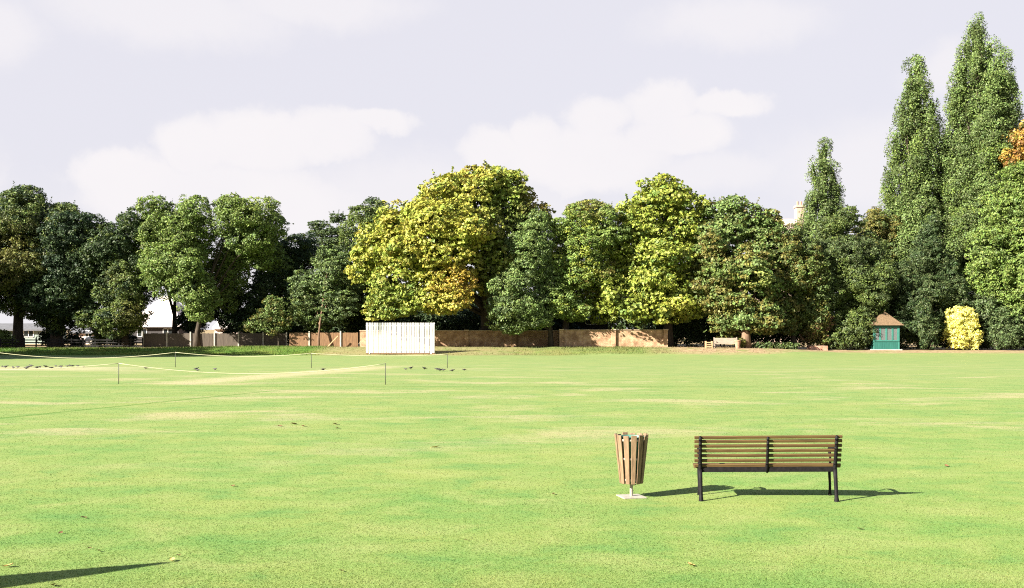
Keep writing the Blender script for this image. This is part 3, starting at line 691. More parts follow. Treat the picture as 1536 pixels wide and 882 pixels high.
# ------------------------------------------------------------------ park bench (seen from behind)
def place(o, z, tilt=0.0):
    o.location.z = z
def make_park_bench():
    X0, Y0 = (1151.5 - CX) / F * 13.62, 13.62
    r = empty('park_bench', (X0, Y0, gz(X0, Y0)), 'dark slatted park bench with black iron frame standing alone on the lawn, seen from behind', 'bench', None, math.radians(-7))
    r.rotation_euler.y = -math.radians(1.1)
    L = .915; XF = .842
    # back posts lean toward the viewer; seat runs away from the viewer
    def back(z):                # y of the back plane at height z
        t_ = (z - .42) / .41
        return -.02 - .17 * t_
    s = MB(); n = 7
    zs = [.448, .515, .580, .645, .708, .770, .822]
    for i, z in enumerate(zs):
        y = back(z); h = .037 if i < 6 else .036
        m = Matrix.Rotation(math.atan2(.17, .41), 3, 'X')
        s.box((0, y + .035, z), (2 * L, .026, h), m)
    s.build('backrest', M['bench_wood'], r, bevel=.004)
    s = MB()
    for i in range(8):
        y = .05 + i * .052; z = .425 - .018 * math.sin(i / 7 * math.pi) + (.0 if i < 7 else -.012)
        s.box((0, y, z), (2 * L, .042, .026))
    s.build('seat', M['bench_wood'], r, bevel=.004)
    s = MB().box((0, .012, .398), (2 * XF - .03, .03, .072)).box((0, .40, .392), (2 * XF - .03, .03, .05))
    s.build('seat_rail', M['iron'], r, bevel=.004)
    for sx in (-1, 1):
        x = sx * XF
        # back post: wavy cast iron
        pts = [(x, back(.835) + .012, .838), (x, back(.7) + .008, .70), (x, back(.55) - .002, .55), (x, .0, .42), (x, -.012, .36)]
        p = MB().tube(pts, [.014, .019, .022, .026, .026], 8)
        for zz in zs[:-1]: p.tube([(x - .02, back(zz + .032) + .005, zz + .032), (x + .02, back(zz + .032) + .005, zz + .032)], .022, 8)
        p.build('back_post', M['iron'], r, smooth=True)
        q = MB().tube([(x, -.012, .40), (x, -.035, .28), (x, -.06, .14), (x, -.075, .05), (x, -.085, .0), (x, -.088, -.03)], [.027, .025, .023, .026, .033, .033], 10)
        q.build('leg', M['iron'], r, smooth=True)
        q = MB().tube([(x, .40, .41), (x, .415, .28), (x, .395, .15), (x, .405, .05), (x, .425, 0), (x, .427, -.03)], [.020, .018, .016, .018, .026, .026], 10)
        q.build('leg', M['iron'], r, smooth=True)
        q = MB().tube([(x, .41, .37), (x, .20, .375), (x, -.01, .38)], [.02, .018, .02], 8)
        q.build('seat_bracket', M['iron'], r, smooth=True)
        q = MB().tube([(x, back(.64) + .01, .64), (x, .10, .645), (x, .30, .64), (x, .40, .615), (x, .42, .575), (x, .39, .555)], [.016, .02, .021, .02, .018, .014], 8)
        q.tube([(x, .30, .632), (x, .345, .55), (x, .33, .47), (x, .36, .40)], [.015, .014, .014, .018], 8)
        q.build('armrest', M['iron'], r, smooth=True)
    q = MB().tube([(0, back(.825) + .012, .826), (0, back(.7) + .008, .70), (0, back(.55) - .002, .55), (0, -.005, .44), (0, .0, .37), (0, .2, .372), (0, .40, .372)], [.012, .016, .018, .022, .022, .018, .018], 8)
    for zz in zs[:-1]: q.tube([(-.016, back(zz + .032) + .005, zz + .032), (.016, back(zz + .032) + .005, zz + .032)], .018, 8)
    q.build('centre_strut', M['iron'], r, smooth=True)
make_park_bench()

# ------------------------------------------------------------------ litter bin
def make_bin():
    Y0 = 13.95; X0 = (947 - CX) / F * Y0
    r = empty('litter_bin', (X0, Y0, gz(X0, Y0)), 'wooden slatted litter bin with green metal liner on a pale pole and square foot plate', 'litter bin', None, math.radians(14))
    n = 13; zb, zt, rb, rt = .185, .815, .142, .212
    for k in range(n):
        a = 2 * math.pi * (k + .35) / n
        er = Vector((math.cos(a), math.sin(a), 0)); tn = Vector((-math.sin(a), math.cos(a), 0))
        zt_k = zt + random.uniform(-.008, .012)
        p0 = er * rb + Vector((0, 0, zb)); p1 = er * rt + Vector((0, 0, zt_k)); ax = (p1 - p0).normalized(); nn = ax.cross(tn).normalized()
        w0, w1, th = .026, .036, .010
        vs = []
        for pp, w in ((p0, w0), (p1, w1)):
            for sgn, sd in ((-1, -1), (1, -1), (1, 1), (-1, 1)): vs.append(pp + tn * w * sgn + nn * th * sd)
        s = MB().add(vs, [(0, 1, 2, 3), (7, 6, 5, 4), (0, 4, 5, 1), (1, 5, 6, 2), (2, 6, 7, 3), (3, 7, 4, 0)])
        s.build('slat', M['bin_wood'], r, bevel=.003)
    def rad(z): return rb + (rt - rb) * (z - zb) / (zt - zb)
    for z in (.755, .51, .235):
        ri = rad(z) - .012
        s = MB().lathe([(ri, z - .014), (ri + .004, z - .014), (ri + .006, z + .014), (ri + .002, z + .014)], 36, closed=True)
        s.build('hoop', M['galv'], r, smooth=True)
    s = MB().lathe([(.001, zb + .02), (rad(.2) - .03, zb + .02), (rad(.78) - .026, .79), (rad(.78) - .020, .797), (rad(.78) - .022, .79), (rad(.2) - .027, zb + .012), (.001, zb + .012)], 36)
    s.build('liner', M['liner'], r, smooth=True)
    MB().box((0, 0, zb + .002), (.22, .05, .012)).box((0, 0, zb - .011), (.05, .22, .012)).build('support_cross', M['galv'], r)
    MB().tube([(0, 0, .012), (0, 0, .19)], .021, 14).build('pole', M['galv'], r, smooth=False)
    MB().box((0, 0, .006), (.31, .31, .016)).build('foot_plate', M['galv'], r, bevel=.003)
make_bin()

# ------------------------------------------------------------------ unseen closed parasol, a guessed shape added to cast the shadow on the grass
r = empty('shadow_parasol', (-6.85, 7.72, 0), 'unseen closed dark green parasol added to cast the shadow on the near lawn', 'parasol')
MB().tube([(0, 0, 0), (0, 0, 2.28)], .022, 10).build('pole', M['galv'], r)
prof = [(.03, 2.27), (.06, 2.15), (.12, 1.95), (.20, 1.6), (.27, 1.3), (.31, 1.05), (.24, .98)]
vs, fs = [], []; n = 24
for i, (q, z) in enumerate(prof):
    for k in range(n):
        a = 2 * math.pi * k / n; f_ = q * (1 + .28 * math.cos(8 * a + .7)); vs.append((f_ * math.cos(a), f_ * math.sin(a) + (.05 * max(0, 1.5 - z)), z))
for i in range(len(prof) - 1):
    for k in range(n): fs.append((i * n + k, i * n + (k + 1) % n, (i + 1) * n + (k + 1) % n, (i + 1) * n + k))
MB().add(vs, fs).build('canopy', M['canvas'], r, smooth=True)
MB().lathe([(.001, .0), (.26, .0), (.26, .06), (.06, .09), (.05, .25), (.001, .25)], 24).build('base', M['concrete'], r)

# ------------------------------------------------------------------ rope barrier round the cricket square
def rope_post(px, ytop, yfoot, label):
    Y = CH * F / (yfoot - HY); p = Vector(((px - CX) / F * Y, Y, 0)); h = CH - (ytop - HY) / F * Y
    r = empty('rope_post', p, label, 'post', 'posts carrying the ropes round the cricket square')
    MB().tube([(0, 0, -.1), (0, 0, h * .99)], .015 if Y < 50 else .017, 8).build('stake', M['post_dark'], r, smooth=True)
    MB().tube([(0, 0, h * .97), (.02, 0, h + .012), (.0, -.02, h + .03), (-.02, 0, h + .01), (0, 0, h * .97)], .008, 6).build('rope_hook', M['galv'], r, smooth=True)
    return p + Vector((0, 0, h))
near = [rope_post(-230, 545, 576, 'thin dark rope post at the end of the near rope, past the flock'), rope_post(178, 545, 576, 'thin dark post in the middle of the near rope'), rope_post(578, 545.5, 577, 'dark post where the near rope ends, in front of the sight screen')]
far = [rope_post(-30, 525, 549, 'thin post at the start of the far rope'), rope_post(263, 528.5, 551, 'thin post of the far rope in front of the concrete post fence'), rope_post(467, 530, 552, 'thin post of the far rope in front of the warm timber fence'), rope_post(671, 531.5, 552, 'thin post of the far rope beyond the small birds beside the sight screen')]
def rope(posts, sags, label, r_):
    m_ = MB()
    for (a, b), s in zip(zip(posts, posts[1:]), sags):
        pts = []
        for i in range(25):
            u = i / 24; p = a.lerp(b, u); p.z -= 4 * s * u * (1 - u); pts.append(p)
        m_.tube(pts, r_, 6)
    o = m_.build('barrier_rope', M['rope'], smooth=True)
    tag(o, label, 'rope', 'ropes round the cricket square')
rope(near, [.27, .40], 'near pale rope sagging between dark posts round the cricket square', .014)
rope(far, [.40, .20, .12], 'far pale rope sagging low in front of the bank', .016)

# ------------------------------------------------------------------ birds feeding on the grass
def bird_mesh():
    m_ = MB()
    ring = [(-.20, .085, .008, .012), (-.14, .092, .022, .012), (-.09, .100, .038, .032), (-.03, .108, .052, .052), (.03, .112, .055, .058), (.08, .118, .045, .048), (.108, .135, .028, .032), (.125, .158, .024, .026), (.145, .172, .027, .028), (.165, .174, .020, .020), (.180, .168, .008, .008), (.205, .160, .003, .003)]
    n = 10; vs, fs = [], []
    for x, z, w, h in ring:
        for k in range(n):
            a = 2 * math.pi * k / n; vs.append((x, w * math.cos(a), z + h * math.sin(a)))
    for i in range(len(ring) - 1):
        for k in range(n): fs.append((i * n + k, i * n + (k + 1) % n, (i + 1) * n + (k + 1) % n, (i + 1) * n + k))
    fs += [tuple(range(n))[::-1], tuple((len(ring) - 1) * n + k for k in range(n))]
    m_.add(vs, fs)
    for sy in (-1, 1):
        m_.tube([(.01, sy * .022, .075), (.0, sy * .024, .03), (.008, sy * .024, .004)], .005, 5)
        m_.tube([(.008, sy * .024, .004), (.045, sy * .03, .003)], .004, 4)
    return m_
proto = bird_mesh().build('bird', M['bird'], smooth=True)
B1 = [(3, 550), (8, 551), (20, 552), (26, 551), (40, 553), (43, 551), (47, 549.5), (55, 552), (60, 551), (69, 550.5), (78, 552.5), (84, 549.5), (90, 550), (92, 551), (102, 549.5), (105, 549), (109, 549.2), (117, 549.5), (126, 550.5)]
B2 = [(609, 554), (616, 553), (637, 553.5), (655, 554.5), (659.5, 556), (666, 555.5), (678, 556.5), (697, 555)]
B3 = [(219, 553), (294, 554.5), (297, 556), (322, 554.5), (484, 555)]
first = True
for lst, lab, grp in ((B1, 'small dark bird in the long flock feeding behind the near rope', 'flock of birds behind the near rope'),
                      (B2, 'small dark bird on the grass in front of the sight screen', 'birds in front of the sight screen'),
                      (B3, 'lone small dark bird on the grass between the near and far ropes', 'scattered birds between the ropes')):
    for px, py in lst:
        o = proto if first else proto.copy()
        if not first: COL.objects.link(o)
        first = False
        Y = CH * F / (py + 1.2 - HY); x = (px - CX) / F * Y; s = random.uniform(.62, .88)
        o.location = (x, Y, gz(x, Y)); o.rotation_euler = (0, random.uniform(-.05, .3), random.choice([0, math.pi]) + random.uniform(-.9, .9)); o.scale = (s, s, s)
        tag(o, lab, 'bird', grp)

# ------------------------------------------------------------------ fallen leaves on the lawn
def leaf_mesh(mt):
    vs, fs = [], []
    prof = [(-.5, .03), (-.35, .22), (-.1, .34), (.15, .30), (.36, .16), (.5, .02)]
    for x, w in prof:
        for k in (-1, 0, 1): vs.append((x, k * w, .10 * abs(k) + .14 * x * x * 2 + .03))
    for i in range(5):
        for k in (0, 1): fs.append((i * 3 + k, i * 3 + k + 1, i * 3 + 4 + k, i * 3 + 3 + k))
    m_ = MB().add(vs, fs); m_.tube([(-.5, 0, .1), (-.72, .05, .03)], .018, 5)
    return m_.build('fallen_leaf', mt, smooth=True)
lp = [leaf_mesh(M['dead_leaf']), leaf_mesh(M['dead_leaf_dark'])]; used = [0, 0]
for px, py, kind, s in [(259, 842, 0, .075), (268, 835, 1, .05), (12, 851, 0, .09), (126, 778, 1, .07), (91, 801, 1, .06), (134, 824, 1, .05), (148, 828, 1, .06), (80, 880, 1, .07), (1037, 850, 0, .09), (653, 672, 0, .13), (1035, 848, 0, .06), (441, 637, 1, .14), (455, 640, 1, .12), (503, 637, 1, .15), (506, 643, 1, .1), (420, 640, 1, .1), (700, 812, 1, .05), (512, 858, 1, .05), (1290, 795, 1, .06), (830, 742, 1, .07), (1420, 700, 1, .08), (350, 730, 1, .06)]:
    o = lp[kind] if not used[kind] else lp[kind].copy()
    if used[kind]: COL.objects.link(o)
    used[kind] = 1
    Y = CH * F / (py - HY); x = (px - CX) / F * Y
    o.location = (x, Y, gz(x, Y) + .012); o.scale = (s, s, s); o.rotation_euler = (random.uniform(-.3, .3), random.uniform(-.3, .3), random.uniform(0, 6.28))
    tag(o, ['pale yellow fallen leaf lying on the mown grass', 'dark brown fallen leaf lying on the mown grass'][kind], 'leaf', ['pale fallen leaves on the lawn', 'brown fallen leaves on the lawn'][kind])

# ------------------------------------------------------------------ white sight screen
def sight_screen():
    Y = 89.3; a = P(549, 484, Y); b = P(652, 484, Y); w = b.x - a.x; zt = a.z
    c = Vector(((a.x + b.x) / 2, Y, 0)); c.z = gz(c.x, Y)
    r = empty('sight_screen', c, 'large white boarded cricket sight screen standing before the yellow chestnut', 'sight screen', None, math.radians(0))
    zt -= c.z; n = 27; bw = w / n; z0 = .10
    s = MB()
    for i in range(n):
        x = -w / 2 + bw * (i + .5)
        s.box((x, -.02 + random.uniform(-.004, .004), (z0 + zt) / 2), (bw * .78, .022, zt - z0 + random.uniform(-.01, .01)))
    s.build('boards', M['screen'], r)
    s = MB()
    for z in (z0 + .25, (z0 + zt) / 2, zt - .25): s.box((0, .03, z), (w, .06, .10))
    for x in (-w / 2 + .04, 0, w / 2 - .04): s.box((x, .09, (zt + z0) / 2), (.08, .055, zt - z0))
    s.build('frame', M['white'], r)
    for x in (-w / 2 + .3, w / 2 - .3):
        q = MB().bar((x, .12, zt * .8), (x, 1.15, .12), .07, .07).bar((x, -.05, .07), (x, 1.3, .07), .08, .08)
        q.build('brace', M['white'], r)
    MB().box((0, .04, .05), (w, .09, .10)).build('bottom_rail', M['fence_warm'], r)
sight_screen()

# ------------------------------------------------------------------ brick wall, fences
def wall(px0, px1, ytop, Y, label, piers, m_, th=.23):
    a, b = P(px0, ytop, Y), P(px1, ytop, Y); c = Vector(((a.x + b.x) / 2, Y, 0)); zb = gz(c.x, Y) - .3; c.z = gz(c.x, Y)
    w = b.x - a.x; h = a.z - c.z
    r = empty('garden_wall', c, label, 'wall')
    MB().box((0, 0, h / 2 - .2), (w, th, h + .4)).build('brickwork', m_, r)
    MB().box((0, 0, h + .035), (w + .06, th + .09, .07)).build('coping', M['coping'], r, bevel=.012)
    for px in piers:
        x = P(px, ytop, Y).x - c.x
        s = MB().box((x, -th / 2 - .09, h / 2 - .2), (.36, .18, h + .4)); pr = s.build('pier', m_, r)
        MB().box((x, -th / 2 - .075, h + .06), (.44, .34, .11)).build('pier_cap', M['coping'], pr, bevel=.012)
wall(540, 838, 496.5, 97.0, 'shaded brown brick garden wall running out beside the white sight screen', [700, 772], M['brick'])
wall(840, 1000, 495.5, 94.8, 'sunlit orange brick garden wall with dappled shade under the light green chestnut', [842, 920, 998], M['brick'])

def panel_fence(px0, px1, ytop, Y, label, posts, board, name='panel_fence', bw=.15):
    a, b = P(px0, ytop, Y), P(px1, ytop, Y); c = Vector(((a.x + b.x) / 2, Y, 0)); c.z = gz(c.x, Y); h = a.z - c.z; w = b.x - a.x
    r = empty(name, c, label, 'fence')
    xs_ = [P(p, ytop, Y).x - c.x for p in posts]; edges = [-w / 2] + xs_ + [w / 2]
    for u, v in zip(edges, edges[1:]):
        if v - u < .5: continue
        s = MB(); n = max(2, int((v - u - .12) / bw)); d = (v - u - .12) / n
        for i in range(n): s.box((u + .06 + d * (i + .5), random.uniform(-.006, .006), h / 2 - .05 + random.uniform(-.02, .02)), (d * .994, .022, h - .02))
        s.box(((u + v) / 2, .03, h * .25), (v - u - .12, .04, .08)); s.box(((u + v) / 2, .03, h * .8), (v - u - .12, .04, .08))
        s.build('panel', M[board], r)
    for x in xs_: MB().box((x, -.03, h / 2 - .1), (.13, .13, h + .36)).build('post', M['concrete'], r, bevel=.01)
panel_fence(213, 432, 499, 100, 'grey brown panel fence with pale concrete posts below the pavilion roof', [215, 250.5, 286, 322, 358, 395, 430], 'fence_wood')
panel_fence(433, 538, 498, 97.9, 'warm orange brown timber fence with sunlit patches behind the hazel stem', [464, 511], 'fence_warm', 'timber_fence')
c = G(500, 97.2)
q = MB().bar((-.62, 0, -.1), (.42, 0, 1.0), .08, .08).build('fence_brace', M['planter_wood'], None, loc=c)
tag(q, 'slanting pale timber brace leaning by the warm timber fence', 'brace')

# black post and rail fence below the dark trees
Yf = 99.2; a = P(-70, 509, Yf); b = P(214, 509, Yf); c = Vector(((a.x + b.x) / 2, Yf, 0)); c.z = gz(c.x, Yf); h = a.z - c.z
r = empty('rail_fence', c, 'low black post and rail fence below the dark trees', 'fence')
npost = 17
for i in range(npost):
    x = a.x - c.x + (b.x - a.x) * i / (npost - 1)
    MB().box((x, 0, h / 2), (.11, .09, h + .25)).build('post', M['rail_black'], r, bevel=.008)
for k, z in enumerate((h - .06, h * .62, h * .26)):
    MB().box((0, -.06, z), (b.x - a.x, .035, .10)).build('rail', M['rail_black'], r)
# upright iron rods fill part of it
s = MB(); x0 = P(110, 509, Yf).x - c.x; x1 = P(205, 509, Yf).x - c.x
for i in range(22): s.tube([(x0 + (x1 - x0) * i / 21, .04, 0), (x0 + (x1 - x0) * i / 21, .04, h - .04)], .014, 6)
s.build('railing', M['rail_black'], r)

# ------------------------------------------------------------------ garden bench, pot and planter on the bank
def garden_bench():
    Y = 91.6; c = G(1089.5, Y)
    r = empty('garden_bench', c, 'pale silvered wooden garden bench facing the field in front of the dark hedge', 'bench', None, math.radians(3))
    wd_ = 2.05
    s = MB()
    tl = Matrix.Rotation(-.22, 3, 'X')
    for i in range(7):
        z = .44 + i * .066; s.box((0, .22 + i * .015, z), (wd_, .025, .056), tl)
    s.build('backrest', M['bench_grey'], r)
    s = MB()
    for i in range(6): s.box((0, -.24 + i * .08, .43), (wd_ - .05, .065, .03))
    s.build('seat', M['bench_grey'], r)
    MB().box((0, -.26, .385), (wd_ - .1, .03, .06)).build('seat_rail', M['bench_grey'], r)
    for sx in (-1, 1):
        x = sx * (wd_ / 2 - .04)
        MB().box((x, -.24, .30), (.07, .07, .64)).build('leg', M['bench_grey'], r)
        MB().bar((x, .22, -.02), (x, .34, .92), .07, .07).build('leg', M['bench_grey'], r)
        MB().box((x, -.01, .635), (.08, .56, .035)).build('armrest', M['bench_grey'], r)
garden_bench()
c = G(1106.5, 91.2); r = empty('flower_pot', c, 'tall tapered terracotta pot beside the garden bench', 'pot')
MB().lathe([(.001, 0), (.16, 0), (.27, .62), (.30, .63), (.31, .72), (.27, .72), (.26, .62), (.001, .60)], 24).build('pot_body', M['terracotta'], r, smooth=False)
MB().lathe([(.001, .64), (.255, .625)], 20).build('soil', M['soil'], r)
c = G(1063, 91.2); r = empty('planter_box', c, 'small open orange wooden planter stand beside the garden bench', 'planter')
for sx in (-1, 1):
    for sy in (-1, 1): MB().box((sx * .26, sy * .18, .30), (.07, .07, .62)).build('leg', M['planter_wood'], r)
s = MB()
for z in (.14, .30, .50):
    for sy in (-1, 1): s.box((0, sy * .20, z), (.58, .02, .06))
    for sx in (-1, 1): s.box((sx * .285, 0, z), (.02, .40, .06))
s.build('slats', M['planter_wood'], r)
MB().box((0, 0, .26), (.46, .32, .3)).build('soil_bag', M['soil'], r)
c = G(1112.5, 91.6); r = empty('shrub', c, 'tiny green shrub between terracotta pot and stout pale trunk', 'shrub')
crown('foliage', [((c.x, c.y, c.z + .42), (.28, .28, .42))], r, c, [(OLIVE, 1), (MIDG, 2)], boughs=0, clump=.22, leaf=.14)
MB().tube([(0, 0, -.05), (0, 0, .4)], [.03, .01], 6).build('stem', M['bark'], r)
# low red brick bed
c = G(1226, 94.6); r = empty('brick_planter', c, 'low red brick raised bed by the reddish shrub', 'planter')
s = MB()
s.box((0, -.5, .16), (1.5, .22, .42)); s.box((-.64, .1, .16), (.22, .98, .42)); s.box((.64, .1, .16), (.22, .98, .42)); s.box((0, .62, .16), (1.5, .22, .42))
s.build('brickwork', M['brick_red'], r); MB().box((0, .05, .28), (1.04, .9, .06)).build('soil', M['soil'], r)
c = G(1165, 92.5); r = empty('border_plant', c, 'low dark leafy plants in the border under the browning chestnut', 'plant')
L = [((c.x + d, c.y, c.z + .2), (.7, .4, .28)) for d in (-1.5, -.6, .3, 1.2)]
crown('foliage', L, r, c, [(BLUEG, 2), (MIDG, 1)], boughs=0, clump=.26, leaf=.17)

# ------------------------------------------------------------------ teal summerhouse
def summerhouse():
    Y = 96.2; c = G(1325, Y)
    r = empty('summerhouse', c, 'small teal timber summerhouse with brown pyramid roof at the lawn edge', 'summerhouse', None, math.radians(-5))
    w = W(36, Y); d = 2.0; ze = CH - (487.5 - HY) / F * Y - c.z; zs_ = CH - (512 - HY) / F * Y - c.z; za = CH - (467.5 - HY) / F * Y - c.z
    y0 = -d / 2
    MB().box((0, 0, .03), (w + .5, d + .5, .1)).build('plinth', M['concrete'], r)
    MB().box((0, 0, .10), (w - .1, d - .1, .06)).build('floor', M['fence_wood'], r)
    # lower panelling of the four sides
    s = MB(); zb = .08
    nb = 14
    for i in range(nb): s.box((-w / 2 + w / nb * (i + .5), y0, (zb + zs_) / 2), (w / nb * .97, .05, zs_ - zb))
    s.box((0, d / 2, (zb + ze) / 2), (w, .05, ze - zb)); 
    for sx in (-1, 1): s.box((sx * (w / 2 - .025), 0, (zb + zs_) / 2), (.05, d - .06, zs_ - zb))
    s.build('wall_panel', M['teal'], r)
    for sx in (-1, 1):
        for sy in (-1, 1): MB().box((sx * w / 2, sy * d / 2, (ze + .06) / 2), (.11, .11, ze - .06)).build('corner_post', M['teal_pale'], r)
    MB().box((0, y0 - .01, ze - .09), (w + .05, .10, .18)).box((0, d / 2 - .01, ze - .09), (w + .05, .10, .18)).box((-w / 2, 0, ze - .09), (.1, d - .12, .178)).box((w / 2, 0, ze - .09), (.1, d - .12, .178)).build('eaves_beam', M['teal'], r)
    MB().box((0, y0 - .03, zs_ + .03), (w, .12, .05)).build('sill', M['teal_pale'], r)
    cells = [(-w / 2 + .07, -w / 4), (-w / 4, 0), (0, w / 4), (w / 4, w / 2 - .07)]
    for i, (u, v) in enumerate(cells):
        f = MB(); za_, zb_ = zs_ + .06, ze - .19; x = (u + v) / 2; ww = v - u - .015
        f.box((x - ww / 2 + .035, y0, (za_ + zb_) / 2), (.07, .06, zb_ - za_)); f.box((x + ww / 2 - .035, y0, (za_ + zb_) / 2), (.07, .06, zb_ - za_))
        f.box((x, y0, za_ + .03), (ww - .14, .06, .06)); f.box((x, y0, zb_ - .03), (ww - .14, .06, .06))
        fo = f.build('window', M['teal_pale'], r)
        MB().box((x, y0 + .005, (za_ + zb_) / 2), (ww - .14, .012, zb_ - za_ - .12)).build('pane', M['clear_glass'], fo)
    for sx in (-1, 1):
        f = MB().box((sx * (w / 2 - .02), 0, (zs_ + ze) / 2), (.06, .07, ze - zs_ - .1)).build('window', M['teal_pale'], r)
        MB().box((sx * (w / 2 - .02), -d / 4, (zs_ + ze) / 2), (.012, d / 2 - .2, ze - zs_ - .2)).box((sx * (w / 2 - .02), d / 4, (zs_ + ze) / 2), (.012, d / 2 - .2, ze - zs_ - .2)).build('pane', M['clear_glass'], f)
    for x0, x1 in ((-w / 2 + .12, -w / 2 + .46), (w / 2 - .50, w / 2 - .12), (-.42, -.08)):
        vs = []; fs = []
        for i in range(9):
            x = x0 + (x1 - x0) * i / 8; y = y0 + .16 + .03 * math.sin(i * 2.1)
            vs += [(x, y, zs_ + (.05 if x0 != -.42 else .0)), (x, y, ze - .25 if x0 != -.42 else zs_ + .42)]
        for i in range(8): fs.append((2 * i, 2 * i + 2, 2 * i + 3, 2 * i + 1))
        MB().add(vs, fs).build('curtain', M['curtain'], r)
    # pyramid roof with overlapping courses
    s = MB(); o_ = .36; N = 11; cx_ = .12
    for i in range(N):
        t0, t1 = i / N, min(1, (i + 1.12) / N)
        def rr(t_, lift): return [((sx * (w / 2 + o_)) * (1 - t_) + cx_ * t_, (sy * (d / 2 + o_)) * (1 - t_), ze - .03 + (za - ze) * t_ + lift) for sx, sy in ((-1, -1), (1, -1), (1, 1), (-1, 1))]
        A = rr(t0, .05); B = rr(t1, .012); Cc = rr(t0, .0)
        s.add(A + B + Cc, [(0, 1, 5, 4), (1, 2, 6, 5), (2, 3, 7, 6), (3, 0, 4, 7), (8, 9, 1, 0), (9, 10, 2, 1), (10, 11, 3, 2), (11, 8, 0, 3)])
    rf = s.build('roof', M['shingle'], r)
    MB().lathe([(.001, -.02), (.06, -.02), (.05, .08), (.001, .14)], 8, (cx_, 0, za + .02)).build('finial', M['shingle'], rf)
summerhouse()

# ------------------------------------------------------------------ buildings behind the trees
def building(name, label, px0, px1, Y, depth, y_eave, y_ridge, wallm, roofm, windows=(), cat='building', hip=0.0, over=.4, chim=(), rz=0.0, rx0=None, rx1=None):
    a, b = P(px0, y_eave, Y), P(px1, y_eave, Y); c = Vector(((a.x + b.x) / 2, Y + depth / 2, 0)); c.z = gz(c.x, Y)
    r = empty(name, c, label, cat, None, rz); w = b.x - a.x; ze = a.z - c.z; zr = P(px0, y_ridge, Y + depth / 2).z - c.z
    x, y = w / 2, depth / 2
    s = MB().add([(-x, -y, -.4), (x, -y, -.4), (x, y, -.4), (-x, y, -.4), (-x, -y, ze), (x, -y, ze), (x, y, ze), (-x, y, ze)], [(0, 1, 5, 4), (1, 2, 6, 5), (2, 3, 7, 6), (3, 0, 4, 7)])
    if not hip:
        s.add([(-x, -y, ze), (-x, y, ze), (-x, 0, zr), (x, -y, ze), (x, y, ze), (x, 0, zr)], [(0, 1, 2), (4, 3, 5)])
    s.build('wall', M[wallm], r)
    xo, yo = x + over * (1 if hip else .5), y + over; th = .16; zd = over * (zr - ze) / max(y, .1)
    hx = hip
    e = [(-xo, -yo, ze - zd), (xo, -yo, ze - zd), (xo, yo, ze - zd), (-xo, yo, ze - zd), (-xo + hx, 0, zr), (xo - hx, 0, zr)]
    top = [(p[0], p[1], p[2] + th) for p in e]
    s = MB().add(e + top, [(0, 4, 5, 1), (2, 5, 4, 3), (1, 5, 2), (3, 4, 0), (6, 7, 11, 10), (8, 9, 10, 11), (7, 8, 11), (9, 6, 10), (0, 1, 7, 6), (1, 2, 8, 7), (2, 3, 9, 8), (3, 0, 6, 9)])
    rf = s.build('roof', M[roofm], r)
    for cxp, wpx, ytop in chim:
        q = P(cxp, ytop, Y + depth / 2); q = q - c; wp = W(wpx, Y)
        co = MB().box((q.x, 0, (q.z + ze) / 2), (wp, wp * 1.3, q.z - ze)).box((q.x, 0, q.z - .25), (wp * 1.2, wp * 1.5, .22)).build('chimney', M[wallm], rf)
        for k in (-1, 1): MB().lathe([(.1, 0), (.13, 0), (.15, .55), (.11, .55)], 12, (q.x + k * wp * .22, 0, q.z)).build('chimney_pot', M['terracotta'], co)
    for wx, wz, ww, wh in windows:
        f = MB()
        for dx in (-1, 0, 1): f.box((wx + dx * (ww / 2 - .03), -y - .02, wz), (.06, .08, wh))
        for dz in (-1, 1): f.box((wx, -y - .025, wz + dz * (wh / 2 - .03)), (ww, .07, .06))
        fo = f.build('window', M['white'], r)
        MB().box((wx, -y - .004, wz), (ww - .1, .012, wh - .1)).build('pane', M['glass'], fo)
    return r
building('pavilion', 'low pavilion with a big pale sunlit roof showing between the dark trees', 196, 268, 128, 9, 486, 446, 'wall_dark', 'roof_pale', [(-1.5, 1.3, 1.2, 1.0), (1.6, 1.3, 1.2, 1.0)], hip=2.8, over=.5)
building('outbuilding', 'small outbuilding with pale roof peeping over the concrete post fence', 322, 356, 126, 5, 492, 482, 'wall_pink', 'roof_pale', [(.3, 1.2, .9, .8)], over=.4)
building('outbuilding', 'long low grey green outbuilding seen between the two thick dark trunks', -20, 68, 126, 6, 495, 487, 'wall_greygreen', 'tile_grey', [(-2, 1.2, 1.2, .8), (1.5, 1.2, 1.2, .8)], over=.45)
building('outbuilding', 'small pink walled outbuilding with grey roof behind the black rail fence', 108, 142, 124, 5, 499, 490, 'wall_pink', 'tile_grey', [(.6, 1.2, .8, .8)], over=.35)
building('shed', 'dark boarded shed with dark roof rising behind the sunlit brick wall', 832, 912, 104.5, 4.5, 480, 472, 'wall_dark', 'roof_dark', [(1.0, 2.3, 1.2, .5)], over=.35)
building('house', 'tall pinkish stone house with a chimney rising behind the browning chestnut', 1150, 1202, 150, 10, 350, 330, 'stone_pink', 'stone_pink', [(-1.5, 12, 1.0, 1.6), (1.2, 12, 1.0, 1.6), (-1.5, 8, 1.0, 1.6), (1.2, 8, 1.0, 1.6)], over=.3, chim=[(1199, 12, 308)])

